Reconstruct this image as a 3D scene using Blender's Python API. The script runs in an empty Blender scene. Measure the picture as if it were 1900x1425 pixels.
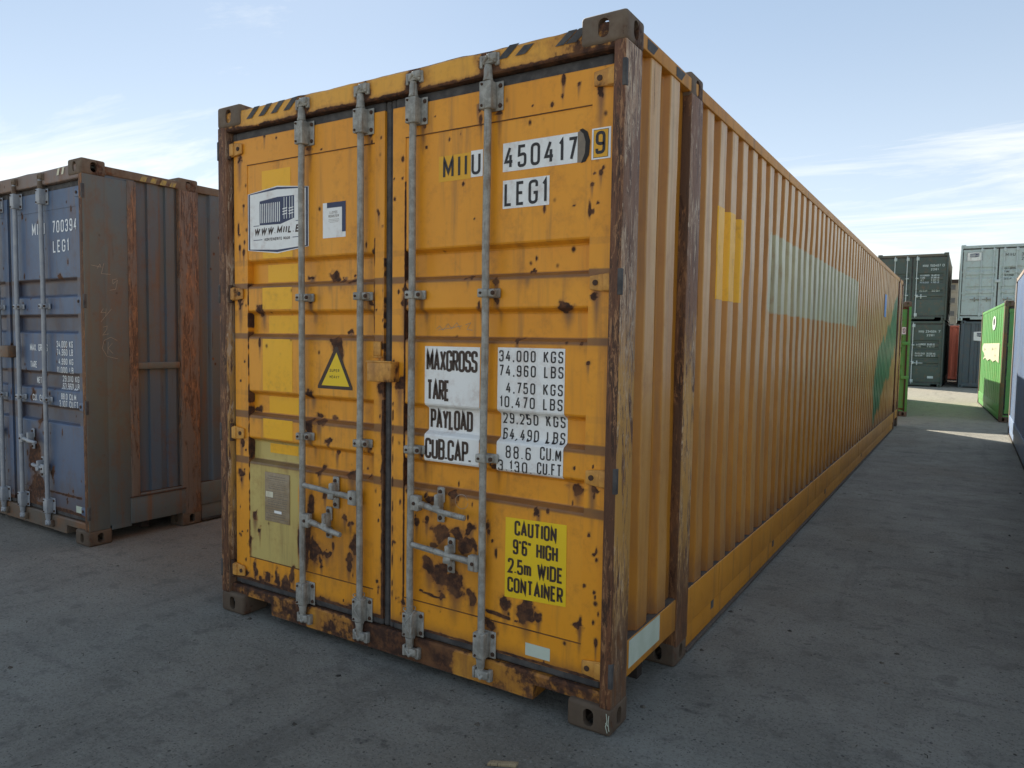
import bpy, bmesh, math, random
import numpy as np
from mathutils import Vector, Matrix, noise as mnoise
rnd = random.Random(7)
S = bpy.context.scene
# ------------------------------------------------------------------ camera
CAM_POS = (1.16719, -2.64008, 1.61884)
cr = (0.84536192, 0.53397356, 0.01534483); cu = (-0.04611314, 0.04432595, 0.9979523); cf = (-0.53219997, 0.84433847, -0.06209467)
cam = bpy.data.cameras.new('camera'); cam.sensor_width = 36; cam.lens = 1344.87 / 1900 * 36
cam.clip_start = .05; cam.clip_end = 2000
co = bpy.data.objects.new('camera', cam); S.collection.objects.link(co)
co.matrix_world = Matrix(((cr[0], cu[0], -cf[0], CAM_POS[0]), (cr[1], cu[1], -cf[1], CAM_POS[1]), (cr[2], cu[2], -cf[2], CAM_POS[2]), (0, 0, 0, 1)))
S.camera = co
# ------------------------------------------------------------------ sky, sun, exposure
SUN_EL = math.radians(34.5); SUN_TO = Vector((-.745, .667, 0)).normalized()   # towards the sun
SKY_STRENGTH = .10; SUN_STRENGTH = 3.6; EXPOSURE = 1.36
W = bpy.data.worlds.new('World'); S.world = W; W.use_nodes = True
wt = W.node_tree; wt.nodes.clear()
def wn(t, **k):
    n = wt.nodes.new(t)
    for a, b in k.items(): setattr(n, a, b)
    return n
sky = wn('ShaderNodeTexSky', sky_type='NISHITA', sun_disc=False)
sky.sun_elevation = SUN_EL; sky.sun_rotation = math.atan2(SUN_TO.x, SUN_TO.y)
sky.altitude = 0; sky.air_density = 1.0; sky.dust_density = .15; sky.ozone_density = 2.0
tc = wn('ShaderNodeTexCoord'); sep = wn('ShaderNodeSeparateXYZ'); wt.links.new(tc.outputs['Generated'], sep.inputs[0])
def wm(op, a, b=None, c=None, clamp=False):
    n = wn('ShaderNodeMath', operation=op); n.use_clamp = clamp
    for i, x in enumerate((a, b, c)):
        if x is None: continue
        if hasattr(x, 'links'): wt.links.new(x, n.inputs[i])
        else: n.inputs[i].default_value = x
    return n.outputs[0]
zc = wm('MAXIMUM', sep.outputs[2], .0)
den = wm('ADD', zc, .09)
comb = wn('ShaderNodeCombineXYZ')
wt.links.new(wm('DIVIDE', sep.outputs[0], den), comb.inputs[0]); wt.links.new(wm('DIVIDE', sep.outputs[1], den), comb.inputs[1])
vm = wn('ShaderNodeMapping'); vm.inputs['Rotation'].default_value = (0, 0, .5); vm.inputs['Scale'].default_value = (.45, 1.3, 1); wt.links.new(comb.outputs[0], vm.inputs[0])
cn = wn('ShaderNodeTexNoise'); cn.inputs['Scale'].default_value = .9; cn.inputs['Detail'].default_value = 12; cn.inputs['Roughness'].default_value = .66; cn.inputs['Distortion'].default_value = .7
wt.links.new(vm.outputs[0], cn.inputs['Vector'])
# clouds are densest low down, thin veils higher up
low = wm('SUBTRACT', 1, wm('MULTIPLY', zc, 3.6), clamp=True)
cov = wm('ADD', wm('MULTIPLY', low, .36), wm('MULTIPLY', cn.outputs[0], 1.0))
cmask = wm('MULTIPLY', wm('SUBTRACT', cov, .615), 4.2, clamp=True)
cm2 = wm('MULTIPLY', cmask, .85)
# a thin even veil of high cloud lies over the whole sky: whiter towards the horizon all the way round
def wmix(f, a, b):
    n = wn('ShaderNodeMix', data_type='RGBA')
    for i, x in ((0, f), (6, a), (7, b)):
        if hasattr(x, 'links'): wt.links.new(x, n.inputs[i])
        else: n.inputs[i].default_value = (*x, 1) if isinstance(x, tuple) else x
    return n.outputs[2]
gr1 = wn('ShaderNodeMapRange', interpolation_type='SMOOTHSTEP'); wt.links.new(zc, gr1.inputs[0]); gr1.inputs[1].default_value = .02; gr1.inputs[2].default_value = .46
veil = wmix(gr1.outputs[0], (3.05, 3.25, 3.35), (1.62, 2.02, 2.50))
body = wmix(.80, sky.outputs[0], veil)
full = wmix(cm2, body, (5.2, 5.1, 4.7))
bg = wn('ShaderNodeBackground'); bg.inputs[1].default_value = SKY_STRENGTH
wt.links.new(full, bg.inputs[0]); wo = wn('ShaderNodeOutputWorld'); wt.links.new(bg.outputs[0], wo.inputs[0])
sl = bpy.data.lights.new('sun', 'SUN'); sl.energy = SUN_STRENGTH; sl.angle = math.radians(.53); sl.color = (1, .93, .80)
so = bpy.data.objects.new('sun', sl); S.collection.objects.link(so)
sd = SUN_TO * math.cos(SUN_EL) + Vector((0, 0, math.sin(SUN_EL)))
so.rotation_euler = sd.to_track_quat('Z', 'Y').to_euler(); so.location = (-20, 20, 20)
vs = S.view_settings; vs.view_transform = 'Standard'; vs.look = 'None'; vs.exposure = EXPOSURE; vs.gamma = 1; vs.use_curve_mapping = False
S.render.engine = 'CYCLES'; S.cycles.max_bounces = 6

# ------------------------------------------------------------------ materials
class NT:
    def __init__(s, name):
        m = bpy.data.materials.new(name); m.use_nodes = True; s.m = m; s.t = m.node_tree; s.t.nodes.clear()
        s.out = s.t.nodes.new('ShaderNodeOutputMaterial'); s.b = s.t.nodes.new('ShaderNodeBsdfPrincipled')
        s.t.links.new(s.b.outputs[0], s.out.inputs[0]); s.tc = s.t.nodes.new('ShaderNodeTexCoord').outputs['Object']
    def put(s, sock, v):
        if hasattr(v, 'links'): s.t.links.new(v, sock)
        elif isinstance(v, tuple) and len(v) == 3 and sock.type == 'RGBA': sock.default_value = (*v, 1)
        else: sock.default_value = v
    def math(s, op, a, b=0., c=None, clamp=False):
        n = s.t.nodes.new('ShaderNodeMath'); n.operation = op; n.use_clamp = clamp
        s.put(n.inputs[0], a); s.put(n.inputs[1], b)
        if c is not None: s.put(n.inputs[2], c)
        return n.outputs[0]
    def step(s, x, lo, hi):
        n = s.t.nodes.new('ShaderNodeMapRange'); n.interpolation_type = 'SMOOTHSTEP'
        s.put(n.inputs[0], x); n.inputs[1].default_value = lo; n.inputs[2].default_value = hi
        return n.outputs[0]
    def mix(s, f, a, b):
        n = s.t.nodes.new('ShaderNodeMix'); n.data_type = 'RGBA'
        s.put(n.inputs[0], f); s.put(n.inputs[6], a); s.put(n.inputs[7], b); return n.outputs[2]
    def scl(s, sc, off=(0, 0, 0)):
        n = s.t.nodes.new('ShaderNodeMapping'); s.t.links.new(s.tc, n.inputs[0])
        n.inputs['Scale'].default_value = sc if isinstance(sc, tuple) else (sc,) * 3; n.inputs['Location'].default_value = off
        return n.outputs[0]
    def noise(s, sc, det=4, rough=.55, off=(0, 0, 0), dist=0):
        n = s.t.nodes.new('ShaderNodeTexNoise'); s.t.links.new(s.scl(sc, off), n.inputs['Vector'])
        n.inputs['Scale'].default_value = 1; n.inputs['Detail'].default_value = det; n.inputs['Roughness'].default_value = rough
        n.inputs['Distortion'].default_value = dist; return n.outputs[0]
    def vor(s, sc, off=(0, 0, 0)):
        n = s.t.nodes.new('ShaderNodeTexVoronoi'); s.t.links.new(s.scl(sc, off), n.inputs['Vector']); n.inputs['Scale'].default_value = 1
        return n.outputs['Distance'], n.outputs['Color']
    def attr(s, name):
        n = s.t.nodes.new('ShaderNodeAttribute'); n.attribute_name = name; return n.outputs['Fac']
    def bump(s, h, st=.3, dist=.002):
        n = s.t.nodes.new('ShaderNodeBump'); n.inputs['Strength'].default_value = st; n.inputs['Distance'].default_value = dist
        s.t.links.new(h, n.inputs['Height']); s.t.links.new(n.outputs[0], s.b.inputs['Normal'])
    def fin(s, col, rough, spec=.5, metal=0.):
        s.put(s.b.inputs['Base Color'], col); s.put(s.b.inputs['Roughness'], rough)
        s.put(s.b.inputs['Specular IOR Level'], spec); s.put(s.b.inputs['Metallic'], metal); return s.m

def rust_col(n, off=(0, 0, 0)):
    a = n.noise(30, 6, .7, off); b = n.noise(5, 3, .6, off)
    c = n.mix(n.step(a, .42, .66), (.045, .020, .012), (.135, .054, .022))
    return n.mix(n.step(b, .5, .75), c, (.20, .088, .034))

def paint(name, c1, c2, rough=.42, pits=.5, rust=.0, dirt=.25, alt=None, spray=None, alt_soft=.06, seed=0, scratch=.0, chalk_sheen=.0, chalk_sheen_col=(.6, .5, .38), soft=(.36, .140, .022), halo_c=(.30, .105, .020)):
    n = NT(name); o = (seed * 3.7, seed * 1.9, seed * 5.1)
    big = n.noise((1.3, 1.3, .9), 4, .6, o); fine = n.noise(38, 5, .65, o); mid = n.noise((9, 9, 7), 5, .65, o)
    strk = n.noise((16, 16, 1.1), 5, .6, o)
    col = n.mix(n.step(big, .35, .68), c1, c2)
    if chalk_sheen:  # chalky fade plus sky reflection, put into the colour
        col = n.mix(n.math('MULTIPLY', n.math('ADD', n.math('MULTIPLY', n.step(n.noise((14, 14, .8), 4, .6, (4, 4, o[0])), .36, .60), .55), .45), n.math('MULTIPLY', n.attr('chalk_sheen'), chalk_sheen)), col, chalk_sheen_col)
    if alt:
        a = n.math('ADD', n.attr('alt'), n.math('MULTIPLY', n.math('SUBTRACT', mid, .5), .5))
        col = n.mix(n.math('MULTIPLY', n.step(a, .5 - alt_soft, .5 + alt_soft), alt[1]), col, alt[0])
    if spray:
        a = n.math('ADD', n.attr('spray'), n.math('MULTIPLY', n.math('SUBTRACT', n.noise((9, 9, 3), 6, .7, (5, 5, 5)), .5), 1.1))
        col = n.mix(n.math('MULTIPLY', n.step(a, .35, .62), spray[1]), col, spray[0])
    # grime running down plus stains and painted shade in the attribute 'stain'
    g = n.math('MULTIPLY', n.step(strk, .50, .78), dirt)
    col = n.mix(g, col, (.16, .085, .045))
    st = n.math('ADD', n.attr('stain_shade'), n.math('MULTIPLY', n.math('SUBTRACT', mid, .5), .45))
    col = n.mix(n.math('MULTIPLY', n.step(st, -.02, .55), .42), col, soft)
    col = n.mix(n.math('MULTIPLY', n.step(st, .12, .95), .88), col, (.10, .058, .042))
    # rust: attribute plus noise, hard edged, with a soft orange halo
    f = n.math('ADD', n.attr('rust'), n.math('ADD', n.math('MULTIPLY', n.math('SUBTRACT', fine, .5), .55), n.math('MULTIPLY', n.math('SUBTRACT', mid, .5), .85)))
    if rust:
        f = n.math('ADD', f, n.math('MULTIPLY', n.math('SUBTRACT', n.noise((3.2, 3.2, 2.2), 5, .7, (9, o[0], 2)), .5 - rust * .12), 1.7 * rust + .6))
    m1 = n.step(f, .34, .54); halo = n.step(f, -.04, .46)
    if pits:
        d, c = n.vor((15, 15, 12), o); r = n.t.nodes.new('ShaderNodeSeparateColor'); n.t.links.new(c, r.inputs[0])
        rad = n.math('SUBTRACT', n.math('MULTIPLY', r.outputs[0], .34 * pits), .34 * pits - .20)
        dd = n.math('ADD', d, n.math('MULTIPLY', n.math('SUBTRACT', fine, .5), .16))
        pit = n.math('MULTIPLY', n.math('SUBTRACT', rad, dd), 9, clamp=True)
        ph = n.math('MULTIPLY', n.math('MULTIPLY', n.math('SUBTRACT', n.math('ADD', rad, .10), dd), 4, clamp=True), .5)
        gate = n.step(r.outputs[0], .90 - .12 * pits, .93 - .12 * pits)
        m1 = n.math('MAXIMUM', m1, n.math('MULTIPLY', pit, gate)); halo = n.math('MAXIMUM', halo, n.math('MULTIPLY', ph, gate))
    if scratch:
        sc = n.noise((60, 60, 1.6), 6, .75, o); gate2 = n.step(n.noise((5, 5, .7), 3, .6, (o[1], 3, 3)), .50, .66)
        m1 = n.math('MAXIMUM', m1, n.math('MULTIPLY', n.math('MULTIPLY', n.step(sc, .60, .66), gate2), scratch))
    col = n.mix(n.math('MULTIPLY', halo, .62), col, halo_c)
    col = n.mix(m1, col, rust_col(n, o))
    n.bump(n.math('ADD', n.math('ADD', n.math('MULTIPLY', m1, -.5), n.math('MULTIPLY', n.math('MULTIPLY', fine, m1), .9)), n.math('MULTIPLY', n.noise((3, 3, 5), 3, .5, o), 1.2)), .5, .004)
    return n.fin(col, n.mix(m1, n.mix(mid, (rough - .06,) * 3, (rough + .12,) * 3), (.9,) * 3), .45)

def peel(name, cols, seed=0, rough=.6, sx=34):
    """old paint flaking off a steel post in vertical strips"""
    n = NT(name); o = (seed * 2.1, seed * 4.7, seed * 1.3)
    a = n.noise((sx, sx, 3.6), 8, .76, o, 1.1); b = n.noise((sx * 2, sx * 2, 11), 6, .78, (o[0] + 7, o[1], o[2]), .9); c = n.noise((4, 4, 1.1), 4, .6, (o[0], 9, o[2])); d = n.noise((70, 70, 30), 4, .7, o)
    col = n.mix(n.step(a, .40, .55), cols[0], cols[1])
    col = n.mix(n.step(b, .50, .60), col, cols[2])
    col = n.mix(n.math('MULTIPLY', n.step(n.math('ADD', n.math('MULTIPLY', a, .55), n.math('MULTIPLY', c, .55)), .53, .60), .9), col, cols[3])
    thin = n.noise((sx * 3.4, sx * 3.4, 2.6), 5, .8, (o[0], o[1], 31), .5)
    col = n.mix(n.math('MULTIPLY', n.step(thin, .56, .62), .85), col, (.035, .018, .013))
    if len(cols) > 4:   # paint left nearer the ground
        zf = n.t.nodes.new('ShaderNodeSeparateXYZ'); n.t.links.new(n.tc, zf.inputs[0])
        lowm = n.math('MULTIPLY', n.step(n.math('ADD', zf.outputs[2], n.math('MULTIPLY', n.math('SUBTRACT', b, .5), 1.8)), 1.75, 1.35), n.step(a, .42, .52))
        up_ = n.step(n.math('ADD', zf.outputs[2], n.math('MULTIPLY', n.math('SUBTRACT', b, .5), 1.4)), .25, .75)
        col = n.mix(n.math('MULTIPLY', n.math('MULTIPLY', lowm, up_), .70), col, cols[4])
        col = n.mix(n.math('MULTIPLY', n.math('SUBTRACT', 1., up_), .80), col, n.mix(n.step(a, .44, .54), (.20, .085, .03), (.09, .045, .025)))
    h = n.math('ADD', n.math('ADD', n.math('MULTIPLY', a, .9), n.math('MULTIPLY', b, .5)), n.math('MULTIPLY', d, .15))
    n.bump(h, .8, .006)
    return n.fin(col, rough, .4)

def plain(name, c1, c2=None, rough=.6, sc=20, spec=.4, metal=0., bump=.15):
    n = NT(name); a = n.noise(sc, 5, .65)
    col = n.mix(n.step(a, .35, .68), c1, c2 or tuple(x * .7 for x in c1)); n.bump(n.noise(sc * 3, 4, .6), bump, .002)
    return n.fin(col, rough, spec, metal)

def galv_mat():
    n = NT('galvanised_steel'); a = n.noise(22, 6, .7); v, c = n.vor(90); s = n.noise((45, 45, 3), 5, .7)
    col = n.mix(n.step(a, .38, .64), (.25, .24, .21), (.40, .385, .34))
    col = n.mix(n.math('MULTIPLY', n.step(s, .54, .72), .85), col, (.15, .095, .055))
    col = n.mix(n.math('MULTIPLY', n.step(n.noise((7, 7, 3), 6, .75, (3, 1, 4)), .54, .66), .7), col, (.19, .12, .07))
    n.bump(n.noise(160, 4, .7), .35, .0015)
    return n.fin(col, .62, .5, .1)

M = {}
YEL, YEL2 = (.80, .315, .014), (.84, .35, .022)
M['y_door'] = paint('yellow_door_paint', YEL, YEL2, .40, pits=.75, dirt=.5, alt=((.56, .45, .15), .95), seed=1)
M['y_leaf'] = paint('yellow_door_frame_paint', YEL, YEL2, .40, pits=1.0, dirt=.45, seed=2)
M['y_side'] = paint('yellow_wall_paint', (.42, .165, .016), (.52, .215, .022), .30, pits=0, dirt=.55, alt=((.42, .70, .50), .40), spray=((.010, .16, .065), .95), seed=3, scratch=.9, chalk_sheen=.85, chalk_sheen_col=(.68, .44, .19))  # dark base holds the recess shade, pale flats hold painted sky sheen
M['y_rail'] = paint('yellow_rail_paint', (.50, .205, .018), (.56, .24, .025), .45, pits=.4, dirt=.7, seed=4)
M['y_head'] = paint('yellow_header_paint', (.76, .36, .03), (.78, .38, .045), .42, pits=.6, dirt=.35, rust=.25, seed=5)
M['y_sill'] = paint('yellow_sill_paint', (.55, .25, .025), (.60, .28, .04), .55, pits=1, dirt=.9, rust=.62, seed=6)
M['y_fresh'] = paint('fresh_yellow_paint', (.92, .46, .004), (.92, .47, .006), .38, pits=.3, dirt=.05, seed=7)
M['y_lock'] = paint('yellow_fitting_paint', (.72, .36, .07), (.68, .33, .06), .5, pits=.8, dirt=.8, rust=.75, seed=8)
M['y_seam'] = plain('stained_seam', (.20, .085, .02), (.08, .035, .015), .8, 9)
M['peel_side'] = peel('peeling_post_side', ((.12, .055, .03), (.46, .29, .18), (.60, .45, .31), (.20, .09, .045), (.64, .34, .07)), 1, .6, 22)
M['peel_front'] = peel('peeling_post_front', ((.055, .027, .016), (.19, .078, .036), (.36, .18, .08), (.10, .045, .024)), 2, .65, 26)
M['peel_brown'] = peel('brown_rusted_post', ((.07, .030, .015), (.21, .09, .035), (.32, .15, .06), (.11, .055, .03)), 3, .7, 20)
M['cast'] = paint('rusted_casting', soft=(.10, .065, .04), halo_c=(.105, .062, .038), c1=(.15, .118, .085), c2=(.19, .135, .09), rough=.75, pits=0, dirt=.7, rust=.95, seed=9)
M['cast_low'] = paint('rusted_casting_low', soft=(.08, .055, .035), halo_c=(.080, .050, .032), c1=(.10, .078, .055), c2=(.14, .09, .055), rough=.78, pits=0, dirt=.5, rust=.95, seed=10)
M['gasket'] = plain('rubber_gasket', (.055, .052, .052), (.105, .098, .092), .7, 14, .3)
M['galv'] = galv_mat()
M['bolt'] = plain('rusty_bolt', (.045, .026, .018), (.09, .045, .025), .8, 40)
M['under'] = plain('dark_underframe', (.035, .028, .024), (.06, .045, .035), .85, 8, .2)
M['rib_dirt'] = plain('dusty_ledge', (.085, .070, .062), (.12, .095, .075), .9, 20, .2)
M['white'] = paint('white_vinyl', (.84, .84, .81), (.87, .87, .84), .45, pits=0, dirt=.10, soft=(.20, .17, .12), seed=11)
M['black'] = plain('black_vinyl', (.022, .020, .020), (.035, .03, .03), .45, 30, .4, bump=.0)
M['brownblack'] = plain('dark_brown_ink', (.045, .028, .02), (.06, .035, .025), .5, 30, .4, bump=.0)
M['navy'] = plain('navy_print', (.030, .042, .095), (.035, .05, .11), .45, 30, .4, bump=0)
M['caution'] = plain('caution_yellow', (.86, .58, .014), (.84, .56, .016), .42, 6, .4, bump=.05)
M['orange_dec'] = plain('orange_vinyl', (.78, .40, .02), (.76, .38, .02), .42, 6, .4, bump=.05)
M['reflect'] = plain('reflective_tape', (.58, .64, .53), (.50, .56, .44), .4, 7, .5, bump=.05)
M['plate'] = plain('aluminium_plate', (.30, .215, .12), (.36, .28, .18), .5, 25, .5)
M['printlt'] = plain('faded_print', (.20, .16, .12), (.24, .19, .14), .5, 30, .4, bump=0)
M['burn'] = NT('scorched_paint').fin((.025, .02, .018), .8)
M['wire'] = plain('pale_wire', (.38, .37, .33), (.3, .29, .26), .6, 30)
# blue one
M['b_door'] = paint('blue_door_paint', soft=(.085, .065, .05), halo_c=(.13, .06, .03), c1=(.070, .115, .205), c2=(.090, .135, .215), rough=.42, pits=.5, dirt=.55, seed=12)
M['b_side'] = paint('blue_wall_paint', (.080, .115, .155), (.10, .112, .108), .45, soft=(.12, .085, .06), halo_c=(.13, .06, .03), pits=.2, dirt=.7, rust=.22, seed=13, scratch=.9)
M['b_plate'] = paint('grey_brown_plate_paint', (.13, .132, .105), (.10, .118, .120), .5, soft=(.12, .085, .06), halo_c=(.16, .075, .035), pits=.2, dirt=1., rust=.36, seed=14, scratch=1.)
M['b_post'] = peel('orange_rust_post', ((.10, .060, .040), (.21, .115, .065), (.31, .155, .075), (.17, .135, .11)), 5, .7, 20)
M['b_head'] = paint('mauve_header_paint', (.22, .17, .15), (.20, .145, .115), .55, pits=.3, dirt=.5, rust=.2, seed=15)
M['b_sill'] = paint('brown_sill_paint', (.13, .105, .08), (.15, .10, .065), .6, pits=.4, dirt=.6, rust=.4, seed=16)
M['b_mark'] = plain('faded_yellow_stripe', (.42, .31, .07), (.22, .17, .10), .6, 30)
M['b_text'] = plain('white_stencil_paint', (.85, .87, .88), (.78, .80, .80), .5, 30, .4, bump=0)
M['b_rod'] = plain('painted_blue_grey_rod', (.28, .30, .33), (.36, .37, .38), .5, 14, .5, .1)
M['chalk_sheen'] = plain('chalk_mark', (.40, .34, .27), (.34, .28, .22), .9, 60, .1, bump=0)
# yard
M['dg'] = paint('dark_green_paint', (.055, .080, .074), (.070, .098, .088), .42, pits=0, dirt=.15, soft=(.20, .17, .12), seed=17)
M['dg_roof'] = paint('dark_green_brown_paint', (.11, .105, .085), (.13, .12, .095), .5, pits=0, dirt=.3, soft=(.20, .17, .12), seed=18)
M['lg'] = paint('pale_grey_green_paint', (.46, .54, .53), (.50, .57, .56), .45, pits=0, dirt=.15, soft=(.20, .17, .12), seed=19)
M['slate'] = paint('slate_paint', (.085, .108, .125), (.10, .125, .14), .5, pits=0, dirt=.15, soft=(.20, .17, .12), seed=20)
M['red'] = paint('red_oxide_paint', (.60, .16, .12), (.55, .15, .11), .5, pits=0, dirt=.3, seed=21)
M['green'] = paint('bright_green_paint', (.085, .33, .075), (.12, .37, .095), .45, pits=.2, dirt=.15, rust=.05, soft=(.20, .17, .12), seed=22)
M['gframe'] = paint('green_brown_frame', (.09, .13, .05), (.14, .10, .05), .6, pits=0, dirt=.5, rust=.45, soft=(.20, .17, .12), seed=23)
M['cob'] = paint('cobalt_blue_paint', (.20, .29, .46), (.26, .34, .48), .45, pits=.2, dirt=.25, soft=(.20, .17, .12), seed=24, scratch=.5)
M['cobframe'] = paint('chalky_frame_paint', (.42, .36, .30), (.30, .24, .2), .6, pits=0, dirt=.4, rust=.35, seed=25)
M['lrod'] = plain('white_rod', (.56, .62, .62), (.48, .54, .54), .5, 20)
M['cream'] = paint('cream_vinyl', (.72, .68, .48), (.70, .66, .5), .5, pits=0, dirt=.2, soft=(.20, .17, .12), seed=26)
M['ltblue'] = plain('light_blue_vinyl', (.16, .33, .66), (.2, .36, .66), .4, 10)
M['concrete'] = plain('concrete', (.34, .31, .24), (.27, .25, .2), .85, .6, .2)
M['glass'] = plain('dark_window_glass', (.05, .055, .055), (.07, .075, .07), .2, 2, .6, bump=0)
M['wood'] = peel('raw_wood', ((.30, .23, .14), (.42, .33, .2), (.36, .27, .16), (.3, .22, .13)), 6, .8, 50)

# ground: packed tar and dust
def ground_mat():
    n = NT('asphalt_and_dust'); big = n.noise(.35, 5, .6); mid = n.noise(2.2, 6, .62, (3, 4, 0)); fin = n.noise(28, 6, .72); gr = n.noise(160, 4, .75, (2, 0, 0)); strk = n.noise((1.2, 6, 1), 5, .65, (1, 7, 0))
    col = n.mix(n.step(mid, .34, .68), (.295, .285, .248), (.40, .388, .34))
    col = n.mix(n.math('MULTIPLY', n.step(big, .48, .66), .8), col, (.29, .258, .205))
    col = n.mix(n.math('MULTIPLY', n.step(strk, .54, .74), .55), col, (.15, .145, .135))
    sx = n.t.nodes.new('ShaderNodeSeparateXYZ'); n.t.links.new(n.tc, sx.inputs[0])
    far = n.step(n.math('ADD', sx.outputs[1], n.math('MULTIPLY', n.math('SUBTRACT', mid, .5), 9)), 9, 19)
    dusty = n.mix(n.step(fin, .4, .65), (.40, .355, .27), (.46, .41, .32))
    col = n.mix(n.math('MULTIPLY', far, .8), col, dusty)
    # browner tone between the two containers on the left
    e = n.math('MULTIPLY', n.step(sx.outputs[1], -.9, .9), n.step(sx.outputs[0], -2.0, -3.0))
    col = n.mix(n.math('MULTIPLY', e, n.math('ADD', n.math('MULTIPLY', mid, .7), .25)), col, (.34, .26, .19))
    col = n.mix(n.math('MULTIPLY', n.step(fin, .56, .72), .42), col, (.27, .265, .25))
    col = n.mix(n.math('MULTIPLY', n.step(fin, .46, .30), .45), col, (.085, .085, .083))
    col = n.mix(n.math('MULTIPLY', n.step(gr, .60, .70), .45), col, (.38, .37, .35))
    col = n.mix(n.math('MULTIPLY', n.step(gr, .42, .32), .40), col, (.07, .07, .068))
    d1, c1 = n.vor(85); d2, c2 = n.vor(38, (3, 1, 0)); d3, c3 = n.vor(150, (5, 1, 0))
    for d_, c_, th, r_, ck, am in ((d1, c1, .80, .34, (.40, .39, .36), .75), (d2, c2, .93, .28, (.42, .41, .37), .8), (d3, c3, .62, .42, (.33, .325, .30), .6), (d2, c2, -.07, .30, (.04, .038, .036), .8), (d1, c1, -.22, .36, (.05, .05, .048), .6)):
        sp_ = n.t.nodes.new('ShaderNodeSeparateColor'); n.t.links.new(c_, sp_.inputs[0])
        gate = n.step(sp_.outputs[0], th, th + .01) if th > 0 else n.step(sp_.outputs[0], -th, -th - .01)
        col = n.mix(n.math('MULTIPLY', n.math('MULTIPLY', gate, n.step(d_, r_, r_ - .12)), am), col, ck)
    grn_ = n.noise(62, 7, .80, (1, 8, 0)); col = n.mix(n.math('MULTIPLY', n.step(grn_, .50, .62), .38), col, (.40, .385, .33)); col = n.mix(n.math('MULTIPLY', n.step(grn_, .49, .38), .50), col, (.11, .107, .096))
    pat = n.noise(5.5, 6, .72, (2, 9, 0)); col = n.mix(n.math('MULTIPLY', n.step(pat, .47, .36), .45), col, (.15, .147, .13)); col = n.mix(n.math('MULTIPLY', n.step(pat, .56, .66), .30), col, (.34, .32, .27))
    tyre = n.noise((2.2, .22, 1), 6, .7, (4, 0, 0)); col = n.mix(n.math('MULTIPLY', n.step(tyre, .55, .70), .38), col, (.135, .13, .115))
    blot = n.noise((6, 6, 1), 7, .78, (9, 2, 0)); col = n.mix(n.math('MULTIPLY', n.step(blot, .60, .68), .45), col, (.12, .115, .10))
    # oil stains
    o = n.math('MULTIPLY', n.step(n.noise(3.3, 5, .7, (11, 5, 0)), .63, .74), .6)
    col = n.mix(o, col, (.06, .06, .06))
    n.bump(n.math('ADD', n.math('ADD', n.math('MULTIPLY', fin, 1.0), n.math('ADD', n.math('MULTIPLY', gr, .55), n.math('MULTIPLY', grn_, .7))), n.math('ADD', n.math('MULTIPLY', mid, 2.0), n.math('MULTIPLY', blot, .8))), 1.0, .026)
    return n.fin(col, n.mix(mid, (.72,) * 3, (.92,) * 3), .35)
M['ground'] = ground_mat()

# ------------------------------------------------------------------ mesh helpers
class MB:
    def __init__(s): s.v = []; s.f = []; s.mi = []
    def add(s, vs, fs, mi=0):
        k = len(s.v); s.v += [tuple(map(float, p)) for p in vs]; s.f += [tuple(i + k for i in f) for f in fs]; s.mi += [mi] * len(fs)
    def box(s, a, b, mi=0):
        x0, y0, z0 = a; x1, y1, z1 = b
        s.add([(x0, y0, z0), (x1, y0, z0), (x1, y1, z0), (x0, y1, z0), (x0, y0, z1), (x1, y0, z1), (x1, y1, z1), (x0, y1, z1)],
              [(0, 3, 2, 1), (4, 5, 6, 7), (0, 1, 5, 4), (1, 2, 6, 5), (2, 3, 7, 6), (3, 0, 4, 7)], mi)
    def tube(s, pts, r, n=12, mi=0, cap=True):
        pts = [Vector(p) for p in pts]; rings = []; up = None
        rr = r if isinstance(r, (list, tuple)) else [r] * len(pts)
        for i, p in enumerate(pts):
            d = (pts[min(i + 1, len(pts) - 1)] - pts[max(i - 1, 0)]).normalized()
            if up is None: up = Vector((0, 0, 1)) if abs(d.z) < .9 else Vector((1, 0, 0))
            a = d.cross(up).normalized(); b = d.cross(a).normalized(); up = b.cross(d) if False else up
            rings.append([p + (a * math.cos(2 * math.pi * k / n) + b * math.sin(2 * math.pi * k / n)) * rr[i] for k in range(n)])
        vs = [q for rg in rings for q in rg]; fs = []
        for i in range(len(rings) - 1):
            for k in range(n): fs.append((i * n + k, i * n + (k + 1) % n, (i + 1) * n + (k + 1) % n, (i + 1) * n + k))
        if cap: fs.append(tuple(range(n))[::-1]); fs.append(tuple((len(rings) - 1) * n + k for k in range(n)))
        s.add(vs, fs, mi)
    def prism(s, poly, y0, y1, mi=0):
        """poly in (x,z), extruded along y"""
        n = len(poly); vs = [(p[0], y0, p[1]) for p in poly] + [(p[0], y1, p[1]) for p in poly]
        s.add(vs, [tuple(range(n)), tuple(range(2 * n - 1, n - 1, -1))] + [(i, i + n, (i + 1) % n + n, (i + 1) % n) for i in range(n)], mi)
    def mesh(s, name, bevel=0, seg=2, smooth=False):
        me = bpy.data.meshes.new(name); me.from_pydata(s.v, [], s.f); me.polygons.foreach_set('material_index', s.mi); me.update()
        bm = bmesh.new(); bm.from_mesh(me); bmesh.ops.recalc_face_normals(bm, faces=bm.faces)
        if bevel:
            es = [e for e in bm.edges if len(e.link_faces) == 2 and e.calc_face_angle(0) > .6]
            bmesh.ops.bevel(bm, geom=es, offset=bevel, segments=seg, affect='EDGES', profile=.5, clamp_overlap=True)
        bm.to_mesh(me); bm.free()
        if smooth or bevel:
            for p in me.polygons: p.use_smooth = True
            me.set_sharp_from_angle(angle=math.radians(50 if bevel else 40))
        return me

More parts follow.
